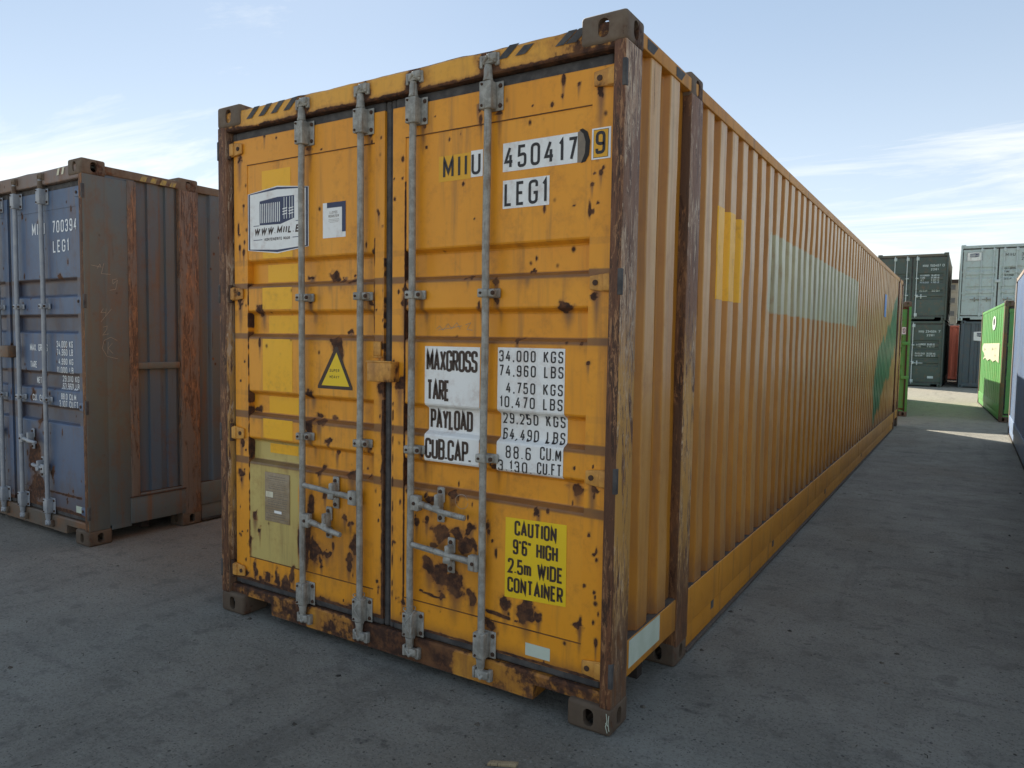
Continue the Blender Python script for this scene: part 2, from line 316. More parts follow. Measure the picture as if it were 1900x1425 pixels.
def link(name, me, mats, parent=None, **props):
    o = bpy.data.objects.new(name, me); S.collection.objects.link(o)
    if not me.materials:
        for m in (mats if isinstance(mats, (list, tuple)) else [mats]): me.materials.append(m)
    if parent is not None: o.parent = parent
    for k, v in props.items(): o[k] = v
    return o
def boxobj(name, a, b, mat, parent, bevel=.004, **p):
    m = MB(); m.box(a, b); return link(name, m.mesh(name, bevel), mat, parent, **p)
def setattr_f(me, name, arr):
    a = me.attributes.new(name, 'FLOAT', 'POINT'); a.data.foreach_set('value', np.asarray(arr, dtype=np.float32))

def grid_mesh(name, us, vs_, fn, flip=False, smooth=True):
    """fn(U,V)->X,Y,Z arrays; returns mesh (with coords array for attributes)"""
    U, V = np.meshgrid(np.asarray(us, float), np.asarray(vs_, float), indexing='ij')
    X, Y, Z = fn(U, V); co_ = np.stack([X, Y, Z], -1).reshape(-1, 3)
    nu, nv = U.shape; i = np.arange(nu * nv).reshape(nu, nv)
    q = np.stack([i[:-1, :-1], i[1:, :-1], i[1:, 1:], i[:-1, 1:]], -1).reshape(-1, 4)
    if flip: q = q[:, ::-1]
    me = bpy.data.meshes.new(name); me.vertices.add(len(co_)); me.vertices.foreach_set('co', co_.ravel().astype(np.float32))
    me.loops.add(q.size); me.loops.foreach_set('vertex_index', q.ravel().astype(np.int32)); me.polygons.add(len(q))
    me.polygons.foreach_set('loop_start', (np.arange(len(q)) * 4).astype(np.int32)); me.polygons.foreach_set('loop_total', np.full(len(q), 4, np.int32))
    me.polygons.foreach_set('use_smooth', np.full(len(q), smooth)); me.update(calc_edges=True); me.validate()
    return me, co_

# ---- casting with its three oval holes (cut once, reused)
def casting_mesh(w, d, h, flipz=False):
    """x from -w..0 (outer side x=0), y 0..d (front y=0), z 0..h (holes: front, side, z=h face)"""
    def mk(m, bev=0, seg=3):
        o = bpy.data.objects.new('cutter', m.mesh('cutter', bev, seg)); S.collection.objects.link(o); return o
    m = MB(); m.box((-w, 0, 0), (0, d, h)); base = mk(m, .016)
    m = MB(); m.box((-w + .028, .028, .028), (-.028, d - .028, h - .028)); cuts = [mk(m)]
    def oval(rx, rz): return [(rx * math.cos(t) , (rz - rx) * (1 if math.sin(t) > 0 else -1) + rx * math.sin(t)) for t in np.linspace(.001, 2 * math.pi + .001, 21)[:-1]]
    m = MB(); m.prism([(-w * .5 + x, h * .5 + z) for x, z in oval(.024, .037)], -.01, .06); cuts.append(mk(m))
    m = MB(); m.prism([(x, h * .5 + z) for x, z in oval(.024, .037)], -.01, .06)
    m.v = [(-y, d * .5 + x, z) for x, y, z in m.v]; cuts.append(mk(m))
    m = MB(); m.prism([(x, z) for x, z in oval(.032, .06)], -.01, .06); m.v = [(-w * .5 + x, d * .5 + z, h - y) for x, y, z in m.v]; cuts.append(mk(m))
    for c in cuts:
        md = base.modifiers.new('b', 'BOOLEAN'); md.operation = 'DIFFERENCE'; md.solver = 'EXACT'; md.object = c
    dg = bpy.context.evaluated_depsgraph_get(); dg.update()
    me = bpy.data.meshes.new_from_object(base.evaluated_get(dg)); me.name = 'corner_casting'
    for o in cuts + [base]: bpy.data.objects.remove(o)
    for p in me.polygons: p.use_smooth = True
    me.set_sharp_from_angle(angle=math.radians(42)); me.materials.clear()
    return me

# ------------------------------------------------------------------ stroke lettering
def F(s): return [tuple(float(q) for q in p.split(',')) for p in s.split()]
G = {}   # char: (width, [(points, rounded, closed, sharp corner indices)...])
def g(ch, w, *st): G[ch] = (w, [(F(a), 'r' in m, 'c' in m, {int(q) for q in m.split('!')[1]} if '!' in m else set()) for a, m in st])
g('A', .52, ('0,0 .5,1 1,0', ''), ('.17,.30 .83,.30', ''))
g('B', .46, ('0,0 0,1 1,1 1,.53 .1,.53', 'r!1'), ('0,.53 1,.53 1,0 0,0 0,.3', 'r!3'))
g('C', .46, ('1,.72 1,1 0,1 0,0 1,0 1,.28', 'r'))
g('D', .46, ('0,0 0,1 1,1 1,0', 'rc!01'))
g('E', .40, ('1,1 0,1 0,0 1,0', ''), ('0,.52 .85,.52', ''))
g('F', .40, ('1,1 0,1 0,0', ''), ('0,.52 .85,.52', ''))
g('G', .48, ('1,.74 1,1 0,1 0,0 1,0 1,.46 .55,.46', 'r!5'))
g('H', .46, ('0,0 0,1', ''), ('1,0 1,1', ''), ('0,.52 1,.52', ''))
g('I', .0, ('0,0 0,1', ''))
g('K', .46, ('0,0 0,1', ''), ('1,1 0,.42', ''), ('.3,.60 1,0', ''))
g('L', .38, ('0,1 0,0 1,0', ''))
g('M', .60, ('0,0 0,1 .5,.22 1,1 1,0', ''))
g('N', .48, ('0,0 0,1 1,0 1,1', ''))
g('O', .48, ('0,0 0,1 1,1 1,0', 'rc')); G['0'] = G['O']
g('P', .44, ('0,0 0,1 1,1 1,.46 0,.46', 'r!1'))
g('R', .46, ('0,0 0,1 1,1 1,.48 0,.48', 'r!1'), ('.5,.48 1,0', ''))
g('S', .46, ('1,.76 1,1 0,1 0,.54 1,.48 1,0 0,0 0,.24', 'r'))
g('T', .50, ('0,1 1,1', ''), ('.5,1 .5,0', ''))
g('U', .46, ('0,1 0,0 1,0 1,1', 'r'))
g('Ü', .46, ('0,.8 0,0 1,0 1,.8', 'r'), ('.25,.95 .25,1.08', ''), ('.75,.95 .75,1.08', ''))
g('V', .50, ('0,1 .5,0 1,1', ''))
g('W', .72, ('0,1 .25,0 .5,.95 .75,0 1,1', ''))
g('X', .48, ('0,0 1,1', ''), ('0,1 1,0', ''))
g('Y', .48, ('0,1 .5,.48 1,1', ''), ('.5,.48 .5,0', ''))
g('m', .58, ('0,0 0,.66 .5,.66 .5,0', 'r!1'), ('.5,.5 .5,.66 1,.66 1,0', 'r!1'))
g('1', .14, ('0,.82 1,1 1,0', ''))
g('2', .44, ('0,.74 0,1 1,1 1,.58 0,.0 1,0', 'r!4'))
g('3', .44, ('0,.78 0,1 1,1 1,.54 .35,.54', 'r'), ('.35,.54 1,.54 1,0 0,0 0,.22', 'r'))
g('4', .50, ('1,.28 0,.28 .62,1', ''), ('.72,.62 .72,0', ''))
g('5', .44, ('.95,1 .05,1 0,.55 1,.62 1,0 0,0 0,.22', 'r!12'))
g('6', .44, ('1,.80 1,1 0,1 0,0 1,0 1,.56 0,.56', 'r'))
g('7', .42, ('0,1 1,1 .35,0', ''))
g('8', .44, ('0,.54 0,1 1,1 1,.54', 'rc'), ('0,0 0,.54 1,.54 1,0', 'rc'))
g('9', .44, ('0,.20 0,0 1,0 1,1 0,1 0,.44 1,.44', 'r'))
g('.', .0, ('0,0 0,.09', '')); g(',', .04, ('1,.08 0,-.10', '')); g("'", .03, ('1,1 0,.80', '')); g('"', .14, ('.25,1 .1,.8', ''), ('1,1 .85,.8', ''))
g('-', .3, ('0,.5 1,.5', '')); g('/', .4, ('0,0 1,1', ''))

def fillet(pts, r, closed, sharp=()):
    out = []; n = len(pts)
    for i in range(n):
        if i in sharp or (not closed and (i == 0 or i == n - 1)): out.append(pts[i]); continue
        p = Vector(pts[i]); a = Vector(pts[i - 1]) - p; b = Vector(pts[(i + 1) % n]) - p
        if a.length < 1e-6 or b.length < 1e-6: continue
        ang = a.angle(b)
        if ang > 2.9: out.append(pts[i]); continue
        rr = min(r, a.length * .49, b.length * .49); A = p + a.normalized() * rr; B = p + b.normalized() * rr
        for t in np.linspace(0, 1, 6): out.append(tuple(A * (1 - t) ** 2 + p * 2 * t * (1 - t) * .9 + B * t ** 2 + p * .2 * t * (1 - t)))
    return out
def ribbon(mb, pts, w, closed, place, off, maxseg):
    P = [Vector(p) for p in pts]
    if closed: P.append(P[0].copy())
    Q = [P[0]]
    for a, b in zip(P, P[1:]):
        L = (b - a).length
        if L < 1e-6: continue
        k = max(1, int(math.ceil(L / maxseg)))
        for j in range(1, k + 1): Q.append(a.lerp(b, j / k))
    n = len(Q); Ls, Rs = [], []
    for i in range(n):
        if closed and i in (0, n - 1): d0 = (Q[0] - Q[-2]).normalized(); d1 = (Q[1] - Q[0]).normalized()
        else:
            d1 = (Q[min(i + 1, n - 1)] - Q[min(i, n - 2)]).normalized(); d0 = (Q[max(i, 1)] - Q[max(i - 1, 0)]).normalized()
        t = (d0 + d1); t = t.normalized() if t.length > 1e-4 else d1
        nn = Vector((-t.y, t.x)); c = max(.42, nn.dot(Vector((-d1.y, d1.x))))
        Ls.append(Q[i] + nn * (w / 2 / c)); Rs.append(Q[i] - nn * (w / 2 / c))
    vs = [place(*p, off) for p in Ls] + [place(*p, off) for p in Rs]
    mb.add(vs, [(i, i + 1, i + 1 + n, i + n) for i in range(n - 1)])
def write(mbs, txt, u0, u1, v0, v1, weight, place, gap=None, slant=0, maxseg=.03, off0=0):
    """fits txt into the box; weight = stroke width in metres"""
    H = v1 - v0; wt_ = weight; cells = []; x = 0; word = 0
    gp = (gap if gap is not None else .20)
    for i, c in enumerate(txt):
        if c == ' ': x += .42 + gp; word += 1; continue
        w = G[c][0]; cells.append((c, x, w, word)); x += w + (gp + wt_ / H)
    tot = x - gp - wt_ / H; k = (u1 - u0 - wt_) / max(tot, 1e-6) if tot > 0 else 1
    if len(txt) == 1: k = (u1 - u0 - wt_) / max(G[txt][0], .01)
    for c, x, w, word in cells:
        mb = mbs if isinstance(mbs, MB) else mbs.setdefault(word, MB())
        for si, (pts, rd, cl, sh) in enumerate(G[c][1]):
            q = [(u0 + wt_ / 2 + (x + p[0] * w) * k, v0 + wt_ / 2 + p[1] * (H - wt_)) for p in pts]
            if rd: q = fillet(q, H * .2, cl, sh)
            if slant: q = [(a + (b - v0) * slant, b) for a, b in q]
            ribbon(mb, q, wt_, cl, place, off0 + .0003 * si, maxseg)

# ------------------------------------------------------------------ rust fields on the yellow doors
def seg_d(X, Z, a, b, r):
    ax, az = a; bx, bz = b; L = (bx - ax) ** 2 + (bz - az) ** 2 + 1e-9
    t = np.clip(((X - ax) * (bx - ax) + (Z - az) * (bz - az)) / L, 0, 1)
    return np.hypot(X - ax - t * (bx - ax), Z - az - t * (bz - az)) / r
def vnoise(X, Z, sc, seed):
    r = np.random.RandomState(seed).rand(64, 64); u, v = X * sc + 900, Z * sc + 900
    i, j = np.floor(u).astype(int), np.floor(v).astype(int); a, b = u - i, v - j; a, b = a * a * (3 - 2 * a), b * b * (3 - 2 * b)
    g_ = lambda p, q: r[p % 64, q % 64]
    return (g_(i, j) * (1 - a) + g_(i + 1, j) * a) * (1 - b) + (g_(i, j + 1) * (1 - a) + g_(i + 1, j + 1) * a) * b - .5
def field(X, Z, blobs, segs):
    f = np.zeros_like(X)
    X0, Z0 = X, Z
    X = X0 + .034 * vnoise(X0, Z0, 22, 1) + .022 * vnoise(X0, Z0, 55, 2) + .010 * vnoise(X0, Z0, 110, 7); Z = Z0 + .040 * vnoise(X0, Z0, 18, 3) + .024 * vnoise(X0, Z0, 50, 4) + .010 * vnoise(X0, Z0, 110, 8)
    for x, z, rx, rz in sorted(blobs, key=lambda b: -b[2]):
        if rx < .012: X, Z = X0, Z0
        f = np.maximum(f, np.clip(1.25 - np.hypot((X - x) / rx, (Z - z) / rz) * .85, 0, 1))
    for a, b, r in segs: f = np.maximum(f, np.clip(1.15 - seg_d(X0 + .006 * vnoise(X0, Z0, 40, 5), Z0 + .006 * vnoise(X0, Z0, 40, 6), a, b, r) * .85, 0, 1))
    f = f * (1.0 + .5 * vnoise(X0, Z0, 35, 9))
    return f
BLOBS = [
    (-1.777,0.715,0.026,0.042), (-1.717,0.899,0.018,0.026), (-1.479,0.896,0.047,0.022), (-1.755,0.472,0.055,0.058), (-1.664,0.464,0.039,0.018), (-1.617,0.516,0.01,0.023), (-1.704,0.405,0.016,0.024), (-1.533,0.672,0.019,0.021),
    (-1.492,0.648,0.019,0.02), (-1.468,0.546,0.037,0.055), (-1.505,0.454,0.024,0.036), (-0.99,0.869,0.012,0.023), (-0.963,0.84,0.035,0.021), (-0.991,0.743,0.018,0.028), (-0.832,0.876,0.025,0.018), (-0.898,0.702,0.057,0.046),
    (-0.802,0.712,0.036,0.036), (-0.763,0.664,0.049,0.045), (-0.731,0.75,0.027,0.027), (-0.703,0.665,0.016,0.027), (-0.977,0.544,0.041,0.037), (-0.902,0.53,0.043,0.037), (-0.943,0.634,0.012,0.019), (-1.051,0.734,0.015,0.028),
    (-1.678,0.78,0.011,0.026), (-0.788,0.5,0.017,0.014), (-0.971,0.524,0.046,0.041), (-0.909,0.487,0.06,0.049), (-0.818,0.472,0.059,0.065), (-0.72,0.435,0.029,0.036), (-0.538,0.426,0.025,0.031), (-0.431,0.426,0.043,0.046),
    (-0.428,0.465,0.022,0.019), (-0.366,0.41,0.019,0.026), (-0.376,0.873,0.017,0.022), (-0.33,0.885,0.008,0.015), (-0.207,0.991,0.032,0.025), (-0.166,0.41,0.016,0.033), (-0.089,0.367,0.009,0.022), (-0.619,0.314,0.042,0.028),
    (-0.898,0.407,0.018,0.018), (-0.592,0.656,0.007,0.023), (-0.208,1.084,0.006,0.01), (-0.636,0.774,0.015,0.023), (-0.843,0.875,0.025,0.02), (-0.267,1.747,0.039,0.022), (-0.608,1.859,0.016,0.019), (-0.708,1.751,0.016,0.019),
    (-1.133,1.805,0.024,0.05), (-0.498,1.608,0.019,0.012), (-0.45,1.897,0.021,0.009), (-0.764,1.901,0.017,0.008), (-0.428,1.967,0.007,0.013), (-0.186,1.604,0.008,0.009), (-0.153,1.524,0.01,0.009), (-1.641,1.922,0.032,0.02),
    (-1.56,1.915,0.017,0.011), (-1.481,1.911,0.031,0.008), (-1.808,1.925,0.03,0.015), (-1.522,1.635,0.019,0.012), (-1.583,1.577,0.04,0.041), (-1.555,1.53,0.023,0.041), (-2.196,1.747,0.025,0.026), (-2.247,1.193,0.034,0.015),
    (-1.799,1.309,0.03,0.02), (-1.641,1.193,0.027,0.012), (-1.754,1.195,0.03,0.018), (-1.725,1.154,0.026,0.017), (-1.778,1.789,0.02,0.019), (-1.795,1.136,0.03,0.035), (-2.192,1.581,0.011,0.03), (-1.292,1.562,0.014,0.033),
    (-1.718,1.158,0.026,0.017), (-1.653,1.075,0.019,0.018), (-1.624,0.991,0.016,0.015), (-1.677,0.769,0.017,0.017), (-1.503,0.438,0.023,0.033), (-2.241,0.585,0.03,0.028), (-1.678,0.208,0.043,0.022), (-1.768,0.259,0.024,0.021),
    (-2.35,0.824,0.025,0.028), (-1.989,0.232,0.021,0.036), (-2.183,0.222,0.022,0.028), (-1.131,0.323,0.02,0.018), (-0.292,2.682,0.011,0.026), (-0.296,2.617,0.006,0.012), (-0.22,2.653,0.009,0.008), (-0.718,2.643,0.012,0.015),
    (-0.703,2.578,0.009,0.028), (-0.437,2.6,0.006,0.005), (-0.343,2.589,0.008,0.012), (-0.152,2.245,0.01,0.01), (-0.161,2.145,0.007,0.039), (-0.146,2.137,0.007,0.012), (-0.125,2.171,0.007,0.006), (-0.114,2.289,0.009,0.013),
    (-0.103,2.307,0.006,0.009), (-0.797,2.312,0.007,0.01), (-0.373,2.169,0.008,0.02), (-0.958,2.633,0.007,0.006), (-1.01,2.5,0.007,0.007), (-0.234,2.169,0.004,0.005), (-0.732,2.152,0.005,0.006), (-1.302,2.218,0.012,0.014),
    (-1.277,2.157,0.006,0.008), (-1.386,2.072,0.007,0.018), (-1.342,2.037,0.007,0.018), (-2.043,2.68,0.007,0.008), (-2.139,2.7,0.011,0.011), (-1.699,2.576,0.008,0.005), (-2.319,2.079,0.009,0.022), (-2.353,2.111,0.01,0.018),
    (-2.364,2.208,0.008,0.037), (-2.312,2.138,0.008,0.015), (-2.318,2.341,0.009,0.009), (-1.2,2.279,0.007,0.011), (-1.203,2.375,0.005,0.006), (-1.15,2.463,0.008,0.015), (-1.349,2.569,0.007,0.014),
]


# ------------------------------------------------------------------ container builder
YD = .035          # outer plane of the door leaves behind the end frame
def stains(X, Z, blobs):
    f = np.zeros_like(X)
    for x, z, rx, rz in blobs:
        if rx < .009: continue
        L = .06 + 3.2 * rz; t = (z - Z) / L
        w = np.clip(1 - np.abs(X - x) / (rx * 1.15), 0, 1)
        f = np.maximum(f, np.where((t > -.1) & (t < 1), w * (1 - np.abs(t)) * .95, 0))
    return f
class GM:
    """several grids gathered into one mesh"""
    def __init__(s): s.c = []; s.q = []; s.n = 0
    def grid(s, us, vs_, fn, mask=None):
        U, V = np.meshgrid(np.asarray(us, float), np.asarray(vs_, float), indexing='ij'); X, Y, Z = fn(U, V)
        X, Y, Z = (np.broadcast_to(a, U.shape) for a in (X, Y, Z))
        i = np.arange(U.size).reshape(U.shape); q = np.stack([i[:-1, :-1], i[1:, :-1], i[1:, 1:], i[:-1, 1:]], -1).reshape(-1, 4)
        if mask is not None:
            cu_ = (U[:-1, :-1] + U[1:, 1:]) / 2; cv_ = (V[:-1, :-1] + V[1:, 1:]) / 2; q = q[mask(cu_, cv_).reshape(-1)]
        s.c.append(np.stack([X, Y, Z], -1).reshape(-1, 3)); s.q.append(q + s.n); s.n += U.size
        return s
    def mesh(s, name, attrs=None, smooth=True, ang=30):
        co_ = np.concatenate(s.c); q = np.concatenate(s.q)
        used = np.zeros(len(co_), bool); used[q.ravel()] = True; idx = np.cumsum(used) - 1; co_ = co_[used]; q = idx[q]
        me = bpy.data.meshes.new(name); me.vertices.add(len(co_)); me.vertices.foreach_set('co', co_.ravel().astype(np.float32))
        me.loops.add(q.size); me.loops.foreach_set('vertex_index', q.ravel().astype(np.int32)); me.polygons.add(len(q))
        me.polygons.foreach_set('loop_start', (np.arange(len(q)) * 4).astype(np.int32)); me.polygons.foreach_set('loop_total', np.full(len(q), 4, np.int32))
        me.update(calc_edges=True); me.validate()
        if smooth:
            me.polygons.foreach_set('use_smooth', np.full(len(me.polygons), True)); me.set_sharp_from_angle(angle=math.radians(ang))
        if attrs:
            for k, f in attrs.items(): setattr_f(me, k, f(co_[:, 0], co_[:, 1], co_[:, 2]))
        return me
def span(a, b, step): return np.linspace(a, b, max(2, int(round(abs(b - a) / step)) + 1))
def zgrid(z0, z1, rec, step, e=.004):
    pts = {round(z, 4) for z in span(z0, z1, step)}
    for t, b in rec:
        for k in (t, t - .022, b + .022, b):
            for d in (-e, e): pts.add(round(k + d, 4))
    keep = {round(k + d, 4) for t, b in rec for k in (t, t - .022, b + .022, b) for d in (-e, e)}
    out = []
    for p in sorted(p for p in pts if z0 - 1e-3 <= p <= z1 + 1e-3):
        if out and p - out[-1] < .0025:
            if p in keep or p > z1 - 1e-4: out[-1] = p
            continue
        out.append(p)
    return out
def surf_fn(rec, depth=.036):
    xs, ys = [-9], [0.]
    for t, b in sorted(rec, key=lambda r: r[1]):
        for z, y in ((b, 0), (b + .022, depth), (t - .022, depth), (t, 0)):
            y_in = y; 
            xs += [z - .004, z + .004]
            prev = ys[-1]
            ys += [prev, prev]
            # fill below
        k = len(ys) - 8
        ys[k:] = [0, depth * .12, depth * .88, depth, depth, depth * .88, depth * .12, 0]
    xs.append(9); ys.append(0.)
    return lambda z: np.interp(z, xs, ys)

def corr_profile(y0, y1, first, pitch, flat, slope, depth, e=.004):
    """outline of a pressed wall along y: list of (y, recess)"""
    P = [(y0, depth)]; y = first
    while y - slope < y0 + .01: y += pitch
    while y + flat + slope < y1 - .005:
        for a, d in ((y - slope - e, depth), (y - slope + e, depth * .85), (y - e, depth * .15), (y + e, 0), (y + flat - e, 0), (y + flat + e, depth * .15), (y + flat + slope - e, depth * .85), (y + flat + slope + e, depth)): P.append((a, d))
        y += pitch
    P.append((y1, depth)); return P

def dent(U, V): return .012 * np.clip(vnoise(U, V, .9, 21), -.2, .5) + .010 * np.clip(vnoise(U, V, 2.6, 22) - .12, 0, 1) + .0035 * (vnoise(U, V, 7, 23) + .5)
CAST = {}
BOLT = MB(); BOLT.tube([(0, 0, 0), (0, -.6, 0), (0, -1, 0)], [1, 1, .7], 8); BOLT = BOLT.mesh('bolt'); BOLT.materials.append(M['bolt'])
def bolt(p, r, parent):
    o = bpy.data.objects.new('bolt', BOLT); S.collection.objects.link(o); o.parent = parent; o.location = p; o.scale = (r, .010, r)
def build_container(name, label, group, loc, yaw, K, cat='shipping container'):
    L, Wd, H = K['L'], K['W'], K['H']; sx, sz = Wd / 2.5, H / 2.896; lod = K['lod']
    root = bpy.data.objects.new(name, None); S.collection.objects.link(root); root.location = loc; root.rotation_euler = (0, 0, yaw)
    root.empty_display_size = .3; root['label'] = label; root['category'] = cat
    if group: root['group'] = group
    m = {k: M[v] for k, v in K['mats'].items()}
    R = {'root': root}
    X = lambda x: x * sx
    Z = lambda z: z * sz
    # castings -----------------------------------------------------------
    cw = .20 if Wd > 2.45 else .162
    if cw not in CAST: CAST[cw] = casting_mesh(cw, .178, .118)
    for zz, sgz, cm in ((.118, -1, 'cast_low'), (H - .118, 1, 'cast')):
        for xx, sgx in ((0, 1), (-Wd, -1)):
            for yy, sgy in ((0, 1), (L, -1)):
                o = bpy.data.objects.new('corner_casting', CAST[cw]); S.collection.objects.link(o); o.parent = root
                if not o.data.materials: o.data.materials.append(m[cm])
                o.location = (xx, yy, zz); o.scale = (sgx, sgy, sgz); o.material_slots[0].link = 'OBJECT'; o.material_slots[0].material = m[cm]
    # corner posts ---------------------------------------------------------
    def post(x0, x1, y0, y1, fr, sd, nm='corner_post', z0=.112, z1=H - .112, bev=.009):
        q = MB(); q.box((x0, y0, z0), (x1, y1, z1)); me = q.mesh(nm, bev)
        me.materials.append(fr); me.materials.append(sd)
        for p in me.polygons: p.material_index = 1 if abs(p.normal.x) > .6 else 0
        o = bpy.data.objects.new(nm, me); S.collection.objects.link(o); o.parent = root; return o
    post(-.055, -.001, .001, .167, m['pf'], m['ps']); post(-Wd + .001, -Wd + .068, .001, .167, m['pf'], m['ps'])
    post(-.12, -.001, L - .16, L - .001, m['pf'], m['ps']); post(-Wd + .001, -Wd + .12, L - .16, L - .001, m['pf'], m['ps'])
    if lod >= 1:   # inner leg of the door post
        boxobj('door_jamb', (-.13, .095, .12), (-.056, .165, H - .12), m['under'], root, .004); boxobj('door_jamb', (-Wd + .069, .095, .12), (-Wd + .14, .165, H - .12), m['under'], root, .004)
    # header ---------------------------------------------------------------
    ht, hb = H - .035, Z(2.755)
    pr = [(.13, hb), (.016, hb), (.010, hb + .006), (.008, ht - .012), (.014, ht - .002), (.13, ht)]
    def prof(pr):
        t = np.arange(len(pr)); return lambda U, V: (U, np.interp(V, t, [p[0] for p in pr]), np.interp(V, t, [p[1] for p in pr]))
    fh = K.get('head_rust')
    at = {'rust': lambda x, y, z: fh(x, z)} if fh else None
    st = .02 if lod == 2 else .2
    pf_ = prof(pr)
    def hprof(U, V):
        a_, b_, c_ = pf_(U, V); return (a_, b_ + (.004 * vnoise(U, V * .2, 9, 41) if lod else 0), c_ + np.where(V >= 3, .006 * vnoise(U, U * 0, 6, 42) + .004 * vnoise(U, U * 0, 19, 43), 0) * (lod > 0))
    gm = GM().grid(span(-Wd + .06, -.05, st), sorted(set(np.linspace(0, 5, 6)) | set(np.linspace(2, 3, 8 if lod == 2 else 2))), hprof)
    head = link('header_beam', gm.mesh('header_beam', at), m['head'], root); R['header'] = head
    # sill -------------------------------------------------------------------
    st_ = Z(.165)
    def sill_low(x):
        a = np.where((x < -Wd + .41) | (x > -.38), .112, .045); return a
    def sill(U, V):
        lo = sill_low(U); zz = np.select([V < .5, V < 1.5, V < 2.5, V < 3.5, V < 4.5], [lo + 0 * V, lo + 0 * V, st_ - .01 + 0 * V, st_ + 0 * V, st_ + 0 * V], st_ + 0 * V)
        mid_ = (V > 1) & (V < 2); zz = np.where(mid_, lo + (st_ - .01 - lo) * (V - 1), zz)
        yy = np.interp(V, [0, 1, 2, 3, 4], [.16, .026, .024, .032, .16]); return U, yy, zz
    xs = sorted(set(np.round(span(-Wd + .06, -.05, st), 4)) | {-Wd + .409, -Wd + .411, -.381, -.379})
    fs_ = K.get('sill_rust'); at = {'rust': lambda x, y, z: fs_(x, z)} if fs_ else None
    gm = GM().grid(xs, [0, 1, 1.25, 1.5, 1.75, 2, 3, 4], sill)
    R['sill'] = link('sill_beam', gm.mesh('sill_beam', at), m['sill'], root)
    # far end frame and wall ------------------------------------------------------
    boxobj('header_beam', (-Wd + .1, L - .10, ht - .09), (-.1, L - .006, ht), m['rail'], root); boxobj('sill_beam', (-Wd + .1, L - .12, .04), (-.1, L - .006, .17), m['rail'], root)
    xp = corr_profile(-Wd + .12, -.12, -Wd + .22, .25, .11, .03, .036)
    ux = [p[0] for p in xp]; rx = [p[1] for p in xp]
    gm = GM().grid(ux, [.17, ht - .09], lambda U, V: (U, L - .012 - np.interp(U, ux, rx), V))
    R['end'] = link('end_wall', gm.mesh('end_wall', ang=9), m['end'], root)
    # side walls -----------------------------------------------------------------
    zb_, zt_ = .34, H - .088
    depth, pitch, flat, slope = K.get('corr', (.034, .228, .112, .022))
    def wall(sections, xo, sgn, nm='side_wall', mat=None, attrs=None, zst=None):
        gm = GM()
        for P in sections:
            uy = [p[0] for p in P]; ry = [p[1] for p in P]
            gm.grid(uy, span(zb_, zt_, zst or 2.5), lambda U, V: (xo - sgn * (.010 + np.interp(U, uy, ry) + (dent(U, V) if zst and zst < .1 else 0)), U, V))
        return link(nm, gm.mesh(nm, attrs, ang=9), mat or m['side'], root)
    if K['posts40']:
        a0, a1 = .762, .942; b0, b1 = L - a1, L - a0
        secs = [K.get('first_bay') or corr_profile(.16, a0 + .01, .29, .23, .112, .022, depth), corr_profile(a1 - .01, b0 + .01, 1.062, pitch, flat, slope, depth), corr_profile(b1 - .01, L - .15, b1 + .12, .228, flat, slope, depth)]
        for yy0 in (a0, b0):
            for xo, s_ in ((0, 1), (-Wd, -1)):
                xa, xb = (-.10, .002) if s_ > 0 else (-Wd - .002, -Wd + .10)
                post(xa, xb, yy0 + .004, yy0 + .176, m['pf2'], m['ps2'], 'intermediate_post', .1, H - .1, .007)
                for zz, sgz, cm in ((.118, -1, 'cast_low'), (H - .118, 1, 'cast')):
                    o = bpy.data.objects.new('corner_casting', CAST[cw]); S.collection.objects.link(o); o.parent = root
                    o.location = (xo, yy0, zz); o.scale = (s_ * .9, 1, sgz); o.material_slots[0].link = 'OBJECT'; o.material_slots[0].material = m[cm]
        lows = [(.167, a0 + .004, .19), (a1 - .004, b0 + .004, .155), (b1 - .004, L - .16, .19)]
    else:
        secs = [corr_profile(.16, L - .15, .30, pitch, flat, slope, depth)]; lows = [(.167, L - .16, .155)]
    for xo, s_ in ((0, 1), (-Wd, -1)):
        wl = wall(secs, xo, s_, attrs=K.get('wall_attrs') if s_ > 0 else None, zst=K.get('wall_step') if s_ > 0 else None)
        if s_ > 0: R['wall'] = wl
        for y0, y1, zl in lows:
            q = MB(); xa, xb = xo - s_ * .004, xo - s_ * .06
            q.box((min(xa, xb), y0, zl), (max(xa, xb), y1, zb_ + .006)); 
            r_ = link('bottom_rail', q.mesh('bottom_rail', .004), m['rail'], root)
            if s_ > 0 and y1 > 2: R['rail'] = r_
            # dusty ledge where the sheet meets the rail
            q = MB(); xa, xb = xo - s_ * .0085, xo - s_ * .048; q.box((min(xa, xb), y0, zb_ + .006), (max(xa, xb), y1, zb_ + .010)); link('rail_ledge', q.mesh('rail_ledge'), m.get('ledge', M['rib_dirt']), root)
            if zl < .16:
                xa, xb = xo - s_ * .014, xo - s_ * .05; q = MB(); q.box((min(xa, xb), y0 + .01, .03), (max(xa, xb), y1 - .01, zl - .002)); link('rail_flange', q.mesh('rail_flange', .003), m['rail'], root)
                xa, xb = xo + s_ * .0, xo - s_ * .09; q = MB(); q.box((min(xa, xb), y0 + .01, .012), (max(xa, xb), y1 - .01, .028)); link('rail_flange', q.mesh('rail_flange', .003), m.get('lip', M['rib_dirt']), root)
        xa, xb = xo - s_ * .004, xo - s_ * .075
        q = MB(); q.box((min(xa, xb), .17, H - .096), (max(xa, xb), L - .17, H - .034)); link('top_rail', q.mesh('top_rail', .004), m['trail'], root)
    boxobj('roof', (-Wd + .06, .10, H - .055), (-.06, L - .10, H - .037), m['roof'], root, 0)
    boxobj('floor', (-Wd + .06, .16, .16), (-.06, L - .1, .20), m['under'], root, 0)
